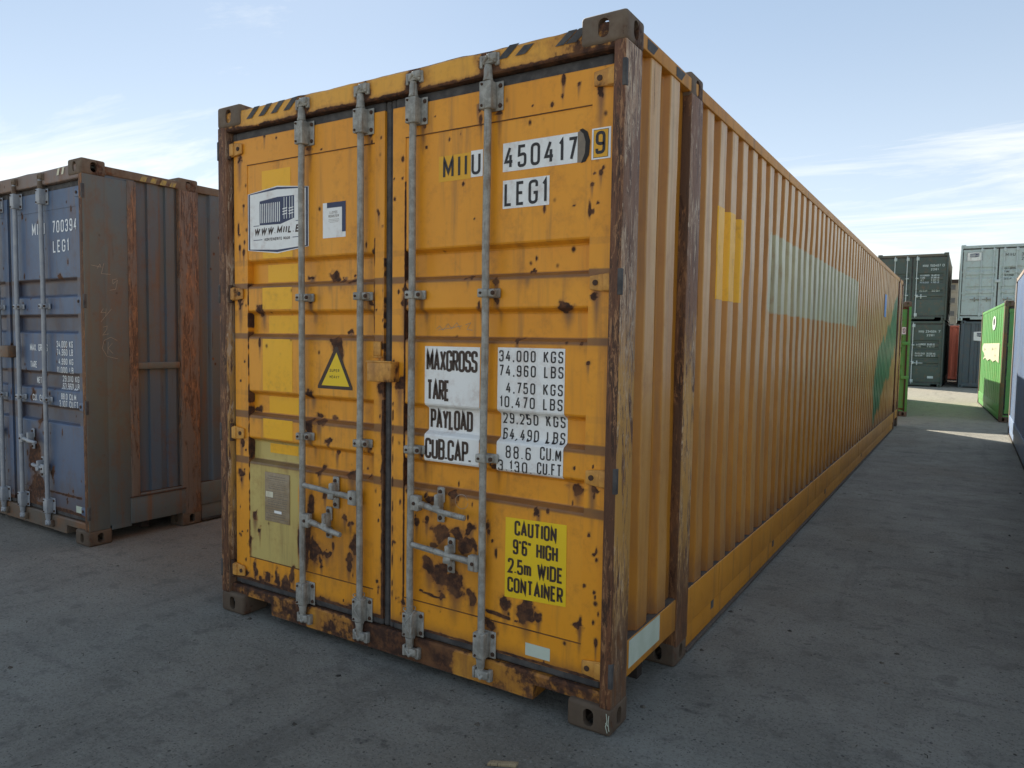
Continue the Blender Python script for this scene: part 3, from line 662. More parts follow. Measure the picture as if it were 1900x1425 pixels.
    if lod >= 1:
        q = MB(); q.box((-Wd + .07, 0, .05), (-.07, .06, .155)); cm_ = q.mesh('crossmember', .003); cm_.materials.append(m['under'])
        for y in np.arange(.45, L - .2, .6):
            o = bpy.data.objects.new('crossmember', cm_); S.collection.objects.link(o); o.parent = root; o.location = (0, float(y), 0)
    # doors -------------------------------------------------------------------------
    if not K.get('doors', True): return R
    rec = [(Z(t), Z(b)) for t, b in K.get('rec', ((2.035, 1.885), (1.755, 1.605), (1.305, 1.160), (1.040, .895)))]
    sf = surf_fn(rec)
    dz0, dz1 = Z(.205), Z(2.705); pz0, pz1 = Z(.345), Z(2.56)
    leaves = ((X(-2.40), X(-1.265), X(-2.286), X(-1.33)), (X(-1.212), X(-.066), X(-1.133), X(-.158)))
    def ysurf(x, z):
        inp = any(l[2] < x < l[3] for l in leaves) and pz0 < z < pz1
        return YD + (float(sf(z)) + .003 if inp else 0)
    def place(u, v_, off): return (u, ysurf(u, v_) - off, v_)
    R['place'] = place; R['doors'] = []; stp = K.get('step', .3)
    for li, (x0, x1, p0, p1) in enumerate(leaves):
        fr = K.get('door_rust'); at = {}
        if fr: at = {'rust': lambda x, y, z: fr[0](x, z), 'stain_shade': lambda x, y, z: fr[1](x, z, sf(z)), 'alt': lambda x, y, z: fr[2](x, z)}
        e = .0005
        gm = GM()
        us = sorted(set(np.round(np.concatenate([span(x0, p0, stp), span(p0, p1, stp), span(p1, x1, stp)]), 5)))
        vs2 = sorted(set(np.round(np.concatenate([span(dz0, pz0, stp), span(pz0, pz1, stp), span(pz1, dz1, stp)]), 5)))
        b_ = .006
        def front(U, V):
            ed = np.minimum(np.minimum(U - x0, x1 - U), np.minimum(V - dz0, dz1 - V)); return U, YD + 0 * U, V
        gm.grid(us, vs2, front, lambda u, v_: ~((u > p0) & (u < p1) & (v_ > pz0) & (v_ < pz1)))
        for xe in (x0, x1): gm.grid([YD, YD + .05], vs2, lambda U, V: (xe + 0 * U, U, V))
        for ze in (dz0, dz1): gm.grid(us, [YD, YD + .05], lambda U, V: (U, V, ze + 0 * U))
        vp = [v_ for v_ in vs2 if pz0 <= v_ <= pz1]
        for xe in (p0, p1): gm.grid([YD, YD + .05], vp, lambda U, V: (xe + 0 * U, U, V))
        door = link('door', gm.mesh('door', at), m['leaf'], root); R['doors'].append(door)
        pn = GM().grid(span(p0, p1, stp), zgrid(pz0, pz1, rec, stp), lambda U, V: (U, YD + .003 + sf(V), V))
        link('door_panel', pn.mesh('door_panel', at, ang=9), m['door'], door)
        # gasket behind and round the leaf
        q = MB(); g0 = .026
        ga, gb = (x0 - .03, x1 + .029) if li == 0 else (x0 - .0235, x1 + .016)
        
        for bx in (((ga, YD + .014, dz0 - .038), (x0 + .006, YD + .048, dz1 + .048)), ((x1 - .006, YD + .014, dz0 - .038), (gb, YD + .048, dz1 + .048)), ((x0 + .006, YD + .010, dz0 - .038), (x1 - .006, YD + .048, dz0 + .006)), ((x0 + .006, YD + .010, dz1 - .006), (x1 - .006, YD + .048, dz1 + .048))): q.box(*bx)
        link('gasket', q.mesh('gasket', .012, 3), m['gasket'], door)
        # hinges
        xe, sg = (x0, -1) if li == 0 else (x1, 1)
        if lod >= 0:
            for hz in (.255, 1.056, 1.85, 2.655):
                hz = Z(hz); q = MB(); ln = .082
                P = [(xe - sg * ln, hz - .028), (xe + sg * .012, hz - .040), (xe + sg * .012, hz + .040), (xe - sg * ln, hz + .028)]
                if sg < 0: P = P[::-1]
                q.prism(P, YD - .014, YD - .0008)
                if lod:
                    q.box((min(xe - sg * .02, xe + sg * .022), YD - .022, hz - .034), (max(xe - sg * .02, xe + sg * .022), YD + .012, hz + .034))
                    hg = link('hinge', q.mesh('hinge', .005), m['hinge'], door)
                    q = MB(); q.tube([(xe + sg * .018, YD - .012, hz - .05), (xe + sg * .018, YD - .012, hz + .05)], .012, 10); q.tube([(xe - sg * .055, YD - .018, hz), (xe - sg * .055, YD - .012, hz)], .012, 8)
                    link('hinge_pin', q.mesh('hinge_pin', 0, smooth=True), M['bolt'], door)
                    q = MB(); c_ = 0 if li else -Wd; q.box((min(c_ - sg * .016, c_ + sg * .0016), -.0012, hz - .052), (max(c_ - sg * .016, c_ + sg * .0016), .020, hz + .052)); link('hinge_recess', q.mesh('hinge_recess', .003), M['gasket'], root)
                else: link('hinge', q.mesh('hinge'), m['hinge'], door)
    # locking rods
    for ri, (rx_, li, hd) in enumerate(K['rods']):
        door = R['doors'][li]; rx_ = X(rx_) if not K.get('rods_abs') else rx_; ry = .004
        zt, zb2 = Z(2.815), Z(.10); rr = .0165
        q = MB(); q.tube([(rx_ + (rnd.uniform(-.003, .003) if 0 < k < 7 else 0), ry + (rnd.uniform(-.002, .002) if 0 < k < 7 else 0), zb2 + .02 + (zt - zb2 - .04) * k / 7) for k in range(8)], rr, 14 if lod else 6); rod = link('locking_rod', q.mesh('locking_rod', 0, smooth=True), m['rod'], door)
        for top in (1, 0):
            zc_ = Z(2.665) if top else Z(.235); hh = .062
            q = MB(); q.box((rx_ - .030, YD - .008, zc_ - hh), (rx_ + .064, YD - .001, zc_ + hh)); q.box((rx_ - .030, ry - .024, zc_ - hh + .004), (rx_ + .030, YD - .006, zc_ + hh - .004))
            link('rod_housing', q.mesh('rod_housing', .006, 2), m['rod'], door)
            if lod:
                for dx, dz in ((.050, .042), (.050, -.042)): bolt((rx_ + dx, YD - .006, zc_ + dz), .010, door)
                for dx, dz in ((-.016, .045), (-.016, -.045)): bolt((rx_ + dx, ry - .021, zc_ + dz), .006, door)
                # collar and cam at the end of the rod, keeper on the beam
                ze = zt if top else zb2; s_ = 1 if top else -1
                q = MB(); q.tube([(rx_, ry, zc_ + s_ * .062), (rx_, ry, zc_ + s_ * .078), (rx_, ry, ze - s_ * .03)], [.024, .020, .019], 12)
                q.box((rx_ - .022, ry - .014, ze - .018), (rx_ + .034, ry + .016, ze + .018)); q.box((rx_ + .012, ry - .02, ze - .008), (rx_ + .050, ry + .006, ze + .022)); q.tube([(rx_ - .02, ry - .004, ze - s_ * .012), (rx_ + .01, ry - .018, ze + s_ * .012), (rx_ + .045, ry - .006, ze - s_ * .016)], .010, 8)
                link('locking_cam', q.mesh('locking_cam', .006), m['cam'] if top else m['rod'], door)
                q = MB(); q.box((rx_ - .045, .000, ze - .028), (rx_ - .030, .026, ze + .024)); q.box((rx_ + .034, -.002, ze - .028), (rx_ + .056, .026, ze + .024)); q.box((rx_ - .045, .010, ze + s_ * .016), (rx_ + .056, .024, ze + s_ * .030))
                link('cam_keeper', q.mesh('cam_keeper', .004), m['cam'], R['header'] if top else R['sill'])
        for zc_ in (Z(1.818), Z(1.086)):
            q = MB(); q.box((rx_ - .030, ry - .022, zc_ - .019), (rx_ + .022, YD - .002, zc_ + .019)); q.box((rx_ - .03, YD - .014, zc_ - .021), (rx_ + .064, YD - .0012, zc_ + .021)); q.box((rx_ + .015, ry - .012, zc_ - .017), (rx_ + .05, YD - .004, zc_ + .017))
            link('rod_bracket', q.mesh('rod_bracket', .005, 2), m['rod'], door)
            if lod:
                bolt((rx_ + .046, ry - .010, zc_), .010, door); bolt((rx_ - .012, ry - .020, zc_), .006, door)
        if hd:
            hs, hz, hl, kx = hd[:4]; hz = Z(hz); kz = hd[4] if len(hd) > 4 else 0
            q = MB(); a = rx_ + hs * .012; q.box((min(a, a + hs * .052), ry - .024, hz - .036), (max(a, a + hs * .052), ry + .012, hz + .036)); link('handle_hub', q.mesh('handle_hub', .006), m['rod'], door)
            q = MB(); pts = [(a + hs * .03, ry - .004, hz), (a + hs * .10, ry - .012, hz + kz * .25), (a + hs * kx * .9, ry - .022, hz + kz * .4), (a + hs * (kx + .05), ry - .030, hz + kz * .7), (a + hs * hl, ry - .032, hz + kz)]
            q.tube(pts, [.017, .016, .013, .015, .0135], 4 if not lod else 6); me = q.mesh('handle', .002 if lod else 0)
            link('handle', me, m['rod'], door)
            q = MB(); kxx = a + hs * kx
            q.tube([(kxx, YD - .004, hz + .075), (kxx, YD - .006, hz - .075)], .0001, 4)
            q = MB(); q.box((kxx - .021, YD - .016, hz + .014), (kxx + .021, YD - .002, hz + .088)); q.box((kxx - .021, YD - .016, hz - .080), (kxx + .021, YD - .002, hz - .020)); q.box((kxx - .006, ry - .030, hz - .018), (kxx + .018, YD - .010, hz + .060)); q.box((kxx - .012, ry - .034, hz - .024), (kxx + .030, ry - .02, hz + .010))
            link('handle_catch', q.mesh('handle_catch', .008, 2), m['rod'], door)
            if lod:
                for dz in (.066, -.058): bolt((kxx, YD - .014, hz + dz), .011, door)
                bolt((a + hs * .026, ry - .021, hz), .009, door)
    return R

# flat print helpers ----------------------------------------------------------------
def sheet(name, place, u0, u1, v0, v1, mat, parent, off=.0014, n=8, brk=(), **p):
    vs2 = sorted(set(np.round(np.linspace(v0, v1, n + 1), 4)) | {round(b, 4) for b in brk if v0 < b < v1}); us = np.linspace(u0, u1, 3)
    m_ = MB(); vs_ = [place(u, v_, off) for u in us for v_ in vs2]; k = len(vs2)
    m_.add(vs_, [(i * k + j, (i + 1) * k + j, (i + 1) * k + j + 1, i * k + j + 1) for i in range(len(us) - 1) for j in range(k - 1)])
    return link(name, m_.mesh(name), mat, parent, **p)
def poly(name, place, pts, mat, parent, off=.0014, **p):
    m_ = MB(); m_.add([place(a, b, off) for a, b in pts], [tuple(range(len(pts)))]); return link(name, m_.mesh(name), mat, parent, **p)
def text(place, parent, mat, lines, off=.0026, name='lettering', maxseg=.02):
    for L_ in lines:
        t, u0, u1, v0, v1, w = L_[:6]; gp = L_[6] if len(L_) > 6 else None; sl_ = L_[7] if len(L_) > 7 else 0
        ms = {}; write(ms, t, u0, u1, v0, v1, w, place, gp, sl_, maxseg, off)
        for m_ in ms.values(): link(name, m_.mesh(name), mat, parent)
BRK = [z + d for t, b in ((2.035, 1.885), (1.755, 1.605), (1.305, 1.160), (1.040, .895)) for z in (t, t - .022, b + .022, b) for d in (-.004, .004)]
def hexlogo(place_, parent, x0, x1, zt, zb, k=1., detail=True):
    """white hexagon with navy rim and a container drawn on it; x0..x1 wide, zt/zb apex heights"""
    place = place_ if detail else (lambda u, v_, o: place_(u, v_, (o - .001) * 14))
    xc = (x0 + x1) / 2; w = x1 - x0; h = zt - zb; cut = .07 * h
    def hexa(i): return [(x0 + i, zb + cut + i * .3), (xc, zb + i), (x1 - i, zb + cut + i * .3), (x1 - i, zt - cut - i * .3), (xc, zt - i), (x0 + i, zt - cut - i * .3)]
    st = poly('sticker', place, hexa(0), M['white'], parent, .0014); poly('sticker', place, hexa(.006 * k), M['navy'], parent, .0018); poly('sticker', place, hexa(.019 * k), M['white'], parent, .0022)
    U = lambda a: x0 + a * w
    V = lambda b: zb + b * h
    q = MB()
    def pl(pts, off): q.add([place(U(a), V(b), off) for a, b in pts], [tuple(range(len(pts)))])
    pl([(.205, .44), (.555, .43), (.775, .50), (.775, .83), (.50, .835), (.205, .80)], .0026); link('printed_drawing', q.mesh('printed_drawing'), M['navy'], parent)
    q = MB()
    for i in range(11): a = .222 + i * .031; pl([(a, .47), (a + .013, .47), (a + .013, .76), (a, .76)], .0030)
    for a in (.61, .65, .70, .74): pl([(a, .50), (a + .008, .50), (a + .008, .82), (a, .82)], .0030)
    for b in (.56, .60, .64):
        for a in (.59, .69): pl([(a, b), (a + .075, b + .012), (a + .075, b + .027), (a, b + .015)], .0034)
    link('printed_drawing', q.mesh('printed_drawing'), M['white'], parent)
    if detail:
        text(place, parent, M['brownblack'], [('WWW.MIIL.EE', U(.11), U(.93), V(.29), V(.40), .009 * k, .16, .22)], .0028)
        text(place, parent, M['brownblack'], [('KONTEINERITE MÜÜK', U(.29), U(.71), V(.195), V(.24), .0032 * k, .12)], .0028)
        q = MB()
        for a, b, c_ in ((.1, .25, .215), (.75, .9, .215), (.1, .2, .43), (.80, .92, .45)): pl([(a, c_), (b, c_), (b, c_ + .010), (a, c_ + .010)], .0028)
        link('printed_drawing', q.mesh('printed_drawing'), M['navy'], parent)
    return st

# =================================================================== THE YARD
GR_PTS = None
bm = MB(); bm.add([(-400, -400, 0), (400, -400, 0), (400, 400, 0), (-400, 400, 0)], [(0, 1, 2, 3)])
link('ground', bm.mesh('ground'), M['ground'], None, kind='structure')

# ------------------------------------------------------------------ the big yellow container
SEGS = [((-1.268, .21), (-1.268, 1.30), .012), ((-1.268, 1.30), (-1.268, 2.0), .004), ((-1.133, .33), (-1.133, 2.35), .0045), ((-1.206, .3), (-1.206, 1.3), .003), ((-2.39, .21), (-1.27, .212), .012), ((-1.21, .21), (-.07, .212), .008),
        ((-2.288, .36), (-2.288, 1.9), .003), ((-1.33, 1.6), (-1.33, 2.1), .003),
         ((-1.83, .36), (-1.78, .75), .022), ((-1.03, .40), (-.90, .38), .006), ((-.64, .385), (-.52, .375), .010)]
rr_ = random.Random(3)
BLOBS += [(-2.33, .25, .03, .04), (-2.24, .27, .02, .06), (-2.13, .24, .03, .03), (-2.05, .27, .022, .05), (-1.97, .25, .03, .045), (-1.92, .30, .016, .05), (-2.28, .45, .012, .05), (-1.88, .5, .010, .08), (-2.20, .50, .012, .02), (-1.50, .22, .03, .02)]
PITS = [(rr_.choice([rr_.uniform(-1.33, -1.27), rr_.uniform(-1.21, -1.14), rr_.uniform(-.15, -.08), rr_.uniform(-1.1, -.2), rr_.uniform(-2.38, -2.3), rr_.uniform(-1.8, -1.35)]), rr_.uniform(.22, 1.0) if rr_.random() < .7 else rr_.uniform(1, 2.6), rr_.uniform(.003, .008), rr_.uniform(.005, .015)) for _ in range(80)]
FIT = [(rx + .055, z, .014, .018) for rx in (-1.84, -1.42, -1.085, -.66) for z in (1.80, 1.07, 2.60, .165)] + [(xh, z - .05, .016, .03) for xh in (-.12, -2.35) for z in (.255, 1.056, 1.85, 2.655)] + [(-1.27, 1.37, .03, .05), (-1.16, 1.39, .02, .04)]
def y_rust(x, z): return field(x, z, BLOBS + PITS + FIT, SEGS)
def y_stain_shade(x, z, sy):
    f = np.maximum(stains(x, z, BLOBS), stains(x, z, [(a, b, c * 1.6, d * 2.2) for a, b, c, d in FIT]) * .9)
    f = np.maximum(f, np.clip(.42 - np.hypot((x + .84) / .32, (z - .62) / .34) * .3, 0, .4)); f = np.maximum(f, np.clip(.42 - np.hypot((x + 1.62) / .3, (z - .55) / .36) * .3, 0, .4))
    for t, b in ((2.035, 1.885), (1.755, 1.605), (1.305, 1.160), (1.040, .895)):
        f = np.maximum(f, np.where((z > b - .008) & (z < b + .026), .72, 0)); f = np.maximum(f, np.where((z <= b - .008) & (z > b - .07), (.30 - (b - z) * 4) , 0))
        f = np.maximum(f, np.where((z > t - .028) & (z < t), .22, 0))  # interreflection under each recess top, painted as deeper orange
    f = np.maximum(f, np.where(z > 2.70, .3, 0)); f = np.maximum(f, np.clip(.5 - (z - .205) * 6, 0, .5))
    return f
def y_alt(x, z):
    d = np.minimum(np.minimum(-1.872 - x, x + 2.42), np.minimum(1.03 - z, z - .33)); return np.clip(d / .07, -1, 1) * .5 + .5
def y_head(x, z):
    f = np.clip(1.1 - (z - 2.755) / .022, 0, 1) * .75; f = np.maximum(f, np.clip(1 - (2.862 - z) / .010, 0, 1) * .55)
    f = np.maximum(f, np.clip((x + .55) / .5, 0, 1) * .42); f = np.maximum(f, np.clip((-2.2 - x) / .2, 0, 1) * .4)
    for rx in (-1.81, -1.395, -1.062, -.645): f = np.maximum(f, np.clip(1.2 - np.hypot((x - rx) / .075, (z - 2.80) / .07), 0, 1) * .9)
    return f
def y_sill(x, z):
    f = .36 + .10 * np.sin(x * 9) + .1 * np.sin(x * 23 + 1); f = np.where((x > -1.43) & (x < -.81), .62, f); f = np.where((x > -.80) & (x < -.40), .26 + .5 * np.clip(vnoise(x, z, 14, 51), 0, 1), f); f = np.where(x > -.42, .48, f)
    f = np.maximum(f, np.clip(1 - (.165 - z) / .012, 0, 1) * .5)
    return f
def wall_alt(x, y, z): # pale wash rectangle, green smear further on
    d = np.minimum(np.minimum(y - 2.46, 7.05 - y), np.minimum(2.375 - z, z - 1.83)); return np.clip(d / .07, -1, 1) * .5 + .5
def wall_spray(x, y, z):
    t = (y - 9.3) / 3.5; n1 = .34 * vnoise(y, z, 1.3, 31) + .22 * vnoise(y, z * .4, 5, 32)
    lo, hi = .45 + 1.15 * t ** 1 + n1, 1.15 + 1.35 * np.clip(t, 0, 2) ** .75 + n1
    d = np.minimum(np.minimum(z - lo, np.minimum(hi, 2.6) - z), np.minimum((y - 9.3), (12.72 - y))); return np.clip(d / .16, -1, 1) * .5 + .5
def wall_rust(x, y, z):
    f = np.clip(1 - (z - .34) / .035, 0, 1) * .55; f = np.maximum(f, np.clip(1 - (y - .16) / .03, 0, 1) * .3); return f
def wall_stain_shade(x, y, z): return (recess(y) > .01) * .12 + np.clip(.55 - (z - .34) * 2.2, 0, .5) + np.clip((.9 - abs(z - 1.0)) * .05, 0, .05)  # low dirt, plus shade of the corrugation recesses put into the colour
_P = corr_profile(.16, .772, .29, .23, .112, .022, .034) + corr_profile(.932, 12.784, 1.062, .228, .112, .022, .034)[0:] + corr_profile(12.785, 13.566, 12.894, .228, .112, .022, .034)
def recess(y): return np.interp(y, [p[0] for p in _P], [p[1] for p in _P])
def wall_chalk_sheen(x, y, z): return (recess(y) < .0012) * np.clip(.34 + (z - .6) * .34, .24, .95)  # flats paler upward: weathered fade and painted sky reflection
Y = dict(L=13.716, W=2.5, H=2.896, lod=2, posts40=True, step=.008,
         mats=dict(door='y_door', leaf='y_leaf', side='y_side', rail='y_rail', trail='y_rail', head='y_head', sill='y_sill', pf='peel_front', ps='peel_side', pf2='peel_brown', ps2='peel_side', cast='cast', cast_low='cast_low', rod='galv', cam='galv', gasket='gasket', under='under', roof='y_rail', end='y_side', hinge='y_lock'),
         head_rust=y_head, sill_rust=y_sill, door_rust=(y_rust, y_stain_shade, y_alt), wall_attrs={'alt': wall_alt, 'spray': wall_spray, 'rust': wall_rust, 'stain_shade': wall_stain_shade, 'chalk_sheen': wall_chalk_sheen}, wall_step=.02,
         rods=[(-1.81, 0, (1, .640, .30, .165, -.03)), (-1.395, 0, (-1, .805, .36, .175, .03)), (-1.062, 1, (1, .835, .33, .155, -.025)), (-.645, 1, (-1, .605, .37, .175, .035))])
R = build_container('shipping_container', 'large rusty yellow container with white MAXGROSS panels and a long ribbed side', None, (0, 0, 0), 0, Y)
P = R['place']; DL, DR = R['doors']; root = R['root']
hexlogo(P, DL, -2.283, -1.795, 2.425, 2.064)
BR = BRK
# brighter repainted blocks on the left leaf
for a, b, c, d in ((-2.165, -1.935, 2.395, 2.515), (-2.16, -1.92, 2.04, 2.075), (-2.16, -1.92, 1.912, 2.008), (-2.165, -1.925, 1.762, 1.880), (-2.155, -1.92, 1.632, 1.728), (-2.165, -1.925, 1.312, 1.598), (-2.155, -1.915, 1.186, 1.278), (-2.165, -1.925, 1.046, 1.154), (-2.15, -1.92, .958, 1.012)):
    sheet('paint_patch', P, a, b, c, d, M['y_fresh'], DL, .0009, 60, BR)
for dl, a, b in ((DL, -2.286, -1.33), (DR, -1.133, -.158)):
    for z in (2.56, .345): q = MB(); q.box((a, YD - .0012, z - .002), (b, YD + .004, z + .002)); link('weld_seam', q.mesh('weld_seam'), M['y_seam'], dl)
# white paper with navy corner
sheet('sticker', P, -1.690, -1.527, 2.122, 2.301, M['white'], DL); poly('sticker', P, [(-1.66, 2.301), (-1.527, 2.301), (-1.527, 2.149), (-1.553, 2.149), (-1.553, 2.274), (-1.66, 2.274)], M['navy'], DL, .0018)
text(P, DL, M['printlt'], [('LLOYDS', -1.640, -1.585, 2.243, 2.257, .0018), ('REGISTER', -1.648, -1.575, 2.225, 2.238, .0022)], .002)
q = MB(); 
for k, (a, b) in enumerate(((-1.648, -1.572), (-1.65, -1.57), (-1.64, -1.58))): q.add([P(a, 2.214 - k * .007, .002), P(b, 2.214 - k * .007, .002), P(b, 2.2155 - k * .007, .002), P(a, 2.2155 - k * .007, .002)], [(0, 1, 2, 3)])
link('printed_lines', q.mesh('printed_lines'), M['printlt'], DL)
# SUPER HEAVY triangle
poly('sticker', P, [(-1.728, 1.345), (-1.478, 1.345), (-1.478, 1.36), (-1.583, 1.565), (-1.60, 1.565), (-1.728, 1.36)], M['brownblack'], DL, .0016)
poly('sticker', P, [(-1.700, 1.362), (-1.500, 1.362), (-1.5915, 1.535)], M['caution'], DL, .0020)
text(P, DL, M['brownblack'], [('SUPER', -1.640, -1.570, 1.434, 1.449, .0025), ('HEAVY', -1.640, -1.570, 1.401, 1.416, .0025)], .0024)
# approval plate
q = MB(); q.box((-2.150, YD - .002, .578), (-1.948, YD + .0045, .855)); link('approval_plate', q.mesh('approval_plate', .002), M['plate'], DL)
pl2 = lambda u, v_, off: (u, YD - .002 - off, v_)
q = MB(); r2 = random.Random(5); z = .832
while z > .59:
    n_ = r2.choice([1, 1, 2]); h_ = r2.choice([.0025, .004, .0055]); x = -2.14 + r2.uniform(0, .03); xe = -1.958 - r2.uniform(0, .03)
    while x < xe:
        w_ = r2.uniform(.006, .022); q.add([pl2(x, z, .0006), pl2(min(x + w_, xe), z, .0006), pl2(min(x + w_, xe), z + h_, .0006), pl2(x, z + h_, .0006)], [(0, 1, 2, 3)]); x += w_ + .0035
    z -= h_ + r2.uniform(.005, .009)
link('engraved_lines', q.mesh('engraved_lines'), M['printlt'], DL); 
sheet('sticker', pl2, -2.140, -2.08, .715, .747, M['cream'], DL, .0012); sheet('sticker', pl2, -2.07, -2.01, .630, .645, M['white'], DL, .0012)
# weights on the right leaf
sheet('weight_panel', P, -1.008, -.692, 1.034, 1.579, M['white'], DR, .0014, 60, BR); sheet('weight_panel', P, -.596, -.260, 1.029, 1.581, M['white'], DR, .0014, 60, BR)
BK = M['brownblack']; BL_ = M['black']
text(P, DR, BK, [('MAXGROSS', -.998, -.704, 1.463, 1.562, .0135, .13), ('TARE', -.995, -.860, 1.325, 1.423, .0135, .13), ('PAYLOAD', -.999, -.751, 1.187, 1.281, .0135, .13), ('CUB.CAP.', -1.003, -.735, 1.048, 1.146, .0135, .13)])
text(P, DR, BL_, [('34,000 KGS', -.588, -.268, 1.519, 1.569, .0066, .34), ('74,960 LBS', -.587, -.266, 1.455, 1.505, .0066, .34), ('4,750 KGS', -.550, -.267, 1.381, 1.430, .0066, .34), ('10,470 LBS', -.581, -.267, 1.318, 1.368, .0066, .34),
     ('29,250 KGS', -.584, -.270, 1.243, 1.292, .0066, .34), ('64,490 LBS', -.583, -.270, 1.172, 1.223, .0066, .34), ('88.6', -.547, -.418, 1.094, 1.150, .0066, .34), ('CU.M', -.372, -.269, 1.103, 1.160, .0066, .26), ('3,130.', -.586, -.415, 1.034, 1.084, .0066, .34), ('CU.FT', -.386, -.266, 1.040, 1.092, .0066, .26)])
# number
sheet('number_panel', P, -.584, -.222, 2.340, 2.462, M['white'], DR); poly('number_panel', P, [(-.222, 2.340), (-.190, 2.338), (-.172, 2.36), (-.168, 2.42), (-.178, 2.455), (-.20, 2.470), (-.222, 2.462)], M['printlt'], DR, .0014)
poly('scorch_mark', P, [(-.205, 2.336), (-.185, 2.340), (-.169, 2.365), (-.165, 2.42), (-.177, 2.458), (-.20, 2.474), (-.215, 2.470), (-.196, 2.452), (-.186, 2.42), (-.188, 2.375)], M['burn'], DR, .0020)
sheet('number_panel', P, -.582, -.350, 2.182, 2.303, M['white'], DR)
text(P, DR, BL_, [('450417', -.576, -.224, 2.352, 2.446, .0125, .34), ('LEG1', -.573, -.362, 2.192, 2.293, .0125, .34)])
sheet('number_panel', P, -.935, -.755, 2.332, 2.447, M['orange_dec'], DR, .0012); sheet('number_panel', P, -.754, -.690, 2.336, 2.452, M['white'], DR, .0013)
text(P, DR, BL_, [('MIIU', -.910, -.702, 2.346, 2.441, .0125, .34)])
sheet('number_panel', P, -.1565, -.073, 2.342, 2.465, M['white'], DR, .0014); sheet('number_panel', P, -.149, -.083, 2.348, 2.459, BL_, DR, .0018); sheet('number_panel', P, -.147, -.085, 2.350, 2.457, M['orange_dec'], DR, .0022); text(P, DR, BL_, [('9', -.139, -.096, 2.362, 2.452, .0125)], .0030)
# caution
poly('caution_panel', P, [(-.542, .470), (-.234, .486), (-.236, .838), (-.542, .830)], M['caution'], DR)
text(P, DR, BK, [('CAUTION', -.495, -.283, .755, .822, .0105, .16), ('9\'6" HIGH', -.502, -.275, .670, .738, .0105, .16), ('2.5m WIDE', -.527, -.249, .582, .650, .0105, .14), ('CONTAINER', -.528, -.247, .497, .565, .0105, .15)])
sheet('reflective_label', P, -.428, -.304, .232, .288, M['reflect'], DR)
# centre lock box over the gap
q = MB(); q.box((-1.318, -.030, 1.402), (-1.165, YD + .002, 1.500)); q.box((-1.322, -.034, 1.494), (-1.160, -.02, 1.504)); lb = link('lock_box', q.mesh('lock_box', .008), M['y_lock'], DR)
q = MB(); q.box((-1.325, YD - .012, 1.525), (-1.278, YD - .001, 1.595)); q.box((-1.325, YD - .014, 1.515), (-1.27, YD - .0005, 1.524)); link('lock_plate', q.mesh('lock_plate', .004), M['y_lock'], DL)
# hazard stripes on the header
for k in range(4):
    x = -2.252 + k * .100; poly('hazard_stripe', lambda u, v_, o: (u, .0098 - o, v_), [(x, 2.800), (x + .046, 2.800), (x + .115, 2.856), (x + .069, 2.856)], M['gasket'], R['header'], .0050)
for x, w_, up in ((-.60, .05, 1), (-.51, .05, .7), (-.318, .04, 1), (-.272, .05, 1)):
    poly('hazard_stripe', lambda u, v_, o: (u, .0098 - o, v_), [(x, 2.808), (x + w_, 2.808), (x + w_ + .062 * up, 2.808 + .05 * up), (x + .062 * up, 2.808 + .05 * up)], M['gasket'], R['header'], .0050)
# side: tape on the rail, fresh paint block, blue sticker, stripes, green smear
sp = lambda u, v_, off: (-.004 + off, u, v_)
sheet('reflective_tape', sp, .182, .545, .222, .344, M['reflect'], root, .0012)
uy = None
secs_y = corr_profile(.932, 12.784, 1.062, .228, .112, .022, .034); cy_ = [p[0] for p in secs_y]; cr_ = [p[1] for p in secs_y]
wallx = lambda y, z=0: -.010 - float(np.interp(y, cy_, cr_)) - float(dent(np.array(y), np.array(z)))
def wall_sheet(name, y0, y1, z0, z1, mat, off=.0012, nz=24):
    ys = sorted({y0, y1} | {y for y in cy_ if y0 < y < y1}); zs = np.linspace(z0, z1, nz); q = MB(); k = len(zs)
    q.add([(wallx(y, z) + off, y, z) for y in ys for z in zs], [(i * k + j, (i + 1) * k + j, (i + 1) * k + j + 1, i * k + j + 1) for i in range(len(ys) - 1) for j in range(k - 1)]); return link(name, q.mesh(name), mat, R['wall'])
wall_sheet('paint_patch', 1.286, 1.62, 1.852, 2.352, M['y_fresh']); wall_sheet('paint_patch', 1.72, 1.80, 1.855, 2.345, M['y_fresh'])
wall_sheet('sticker', 10.22, 10.62, 2.06, 2.42, M['ltblue'], .006); 
for y in (.215, .56):
    poly('hazard_stripe', sp, [(y, 2.808), (y + .07, 2.808), (y + .12, 2.852), (y, 2.852)], M['gasket'], root, .0012)
# fork pockets in the rail flange and a rail joint
for y in (1.39, 2.9, 5.2, 8.1): q = MB(); q.box((-.016, y, .10), (-.0125, y + .05, .146)); link('lashing_hole', q.mesh('lashing_hole'), M['gasket'], root)
for y in (1.5, 4.6, 7.7, 10.8): q = MB(); q.box((-.006, y, .158), (-.0025, y + .007, .344)); link('weld_seam', q.mesh('weld_seam'), M['y_sill'], root)
# wire tied round the lower ends of the two inner rods
for rx in (-1.062, -1.395):
    q = MB(); t = np.linspace(0, 2 * math.pi * 3.2, 60); q.tube([(rx + .027 * math.cos(a), .004 + .031 * math.sin(a) - .004, .165 + .15 * abs(math.sin(a * .31 + .4))) for a in t], .0022, 5); link('tied_wire', q.mesh('tied_wire', smooth=True), M['wire'], DL if rx < -1.2 else DR)
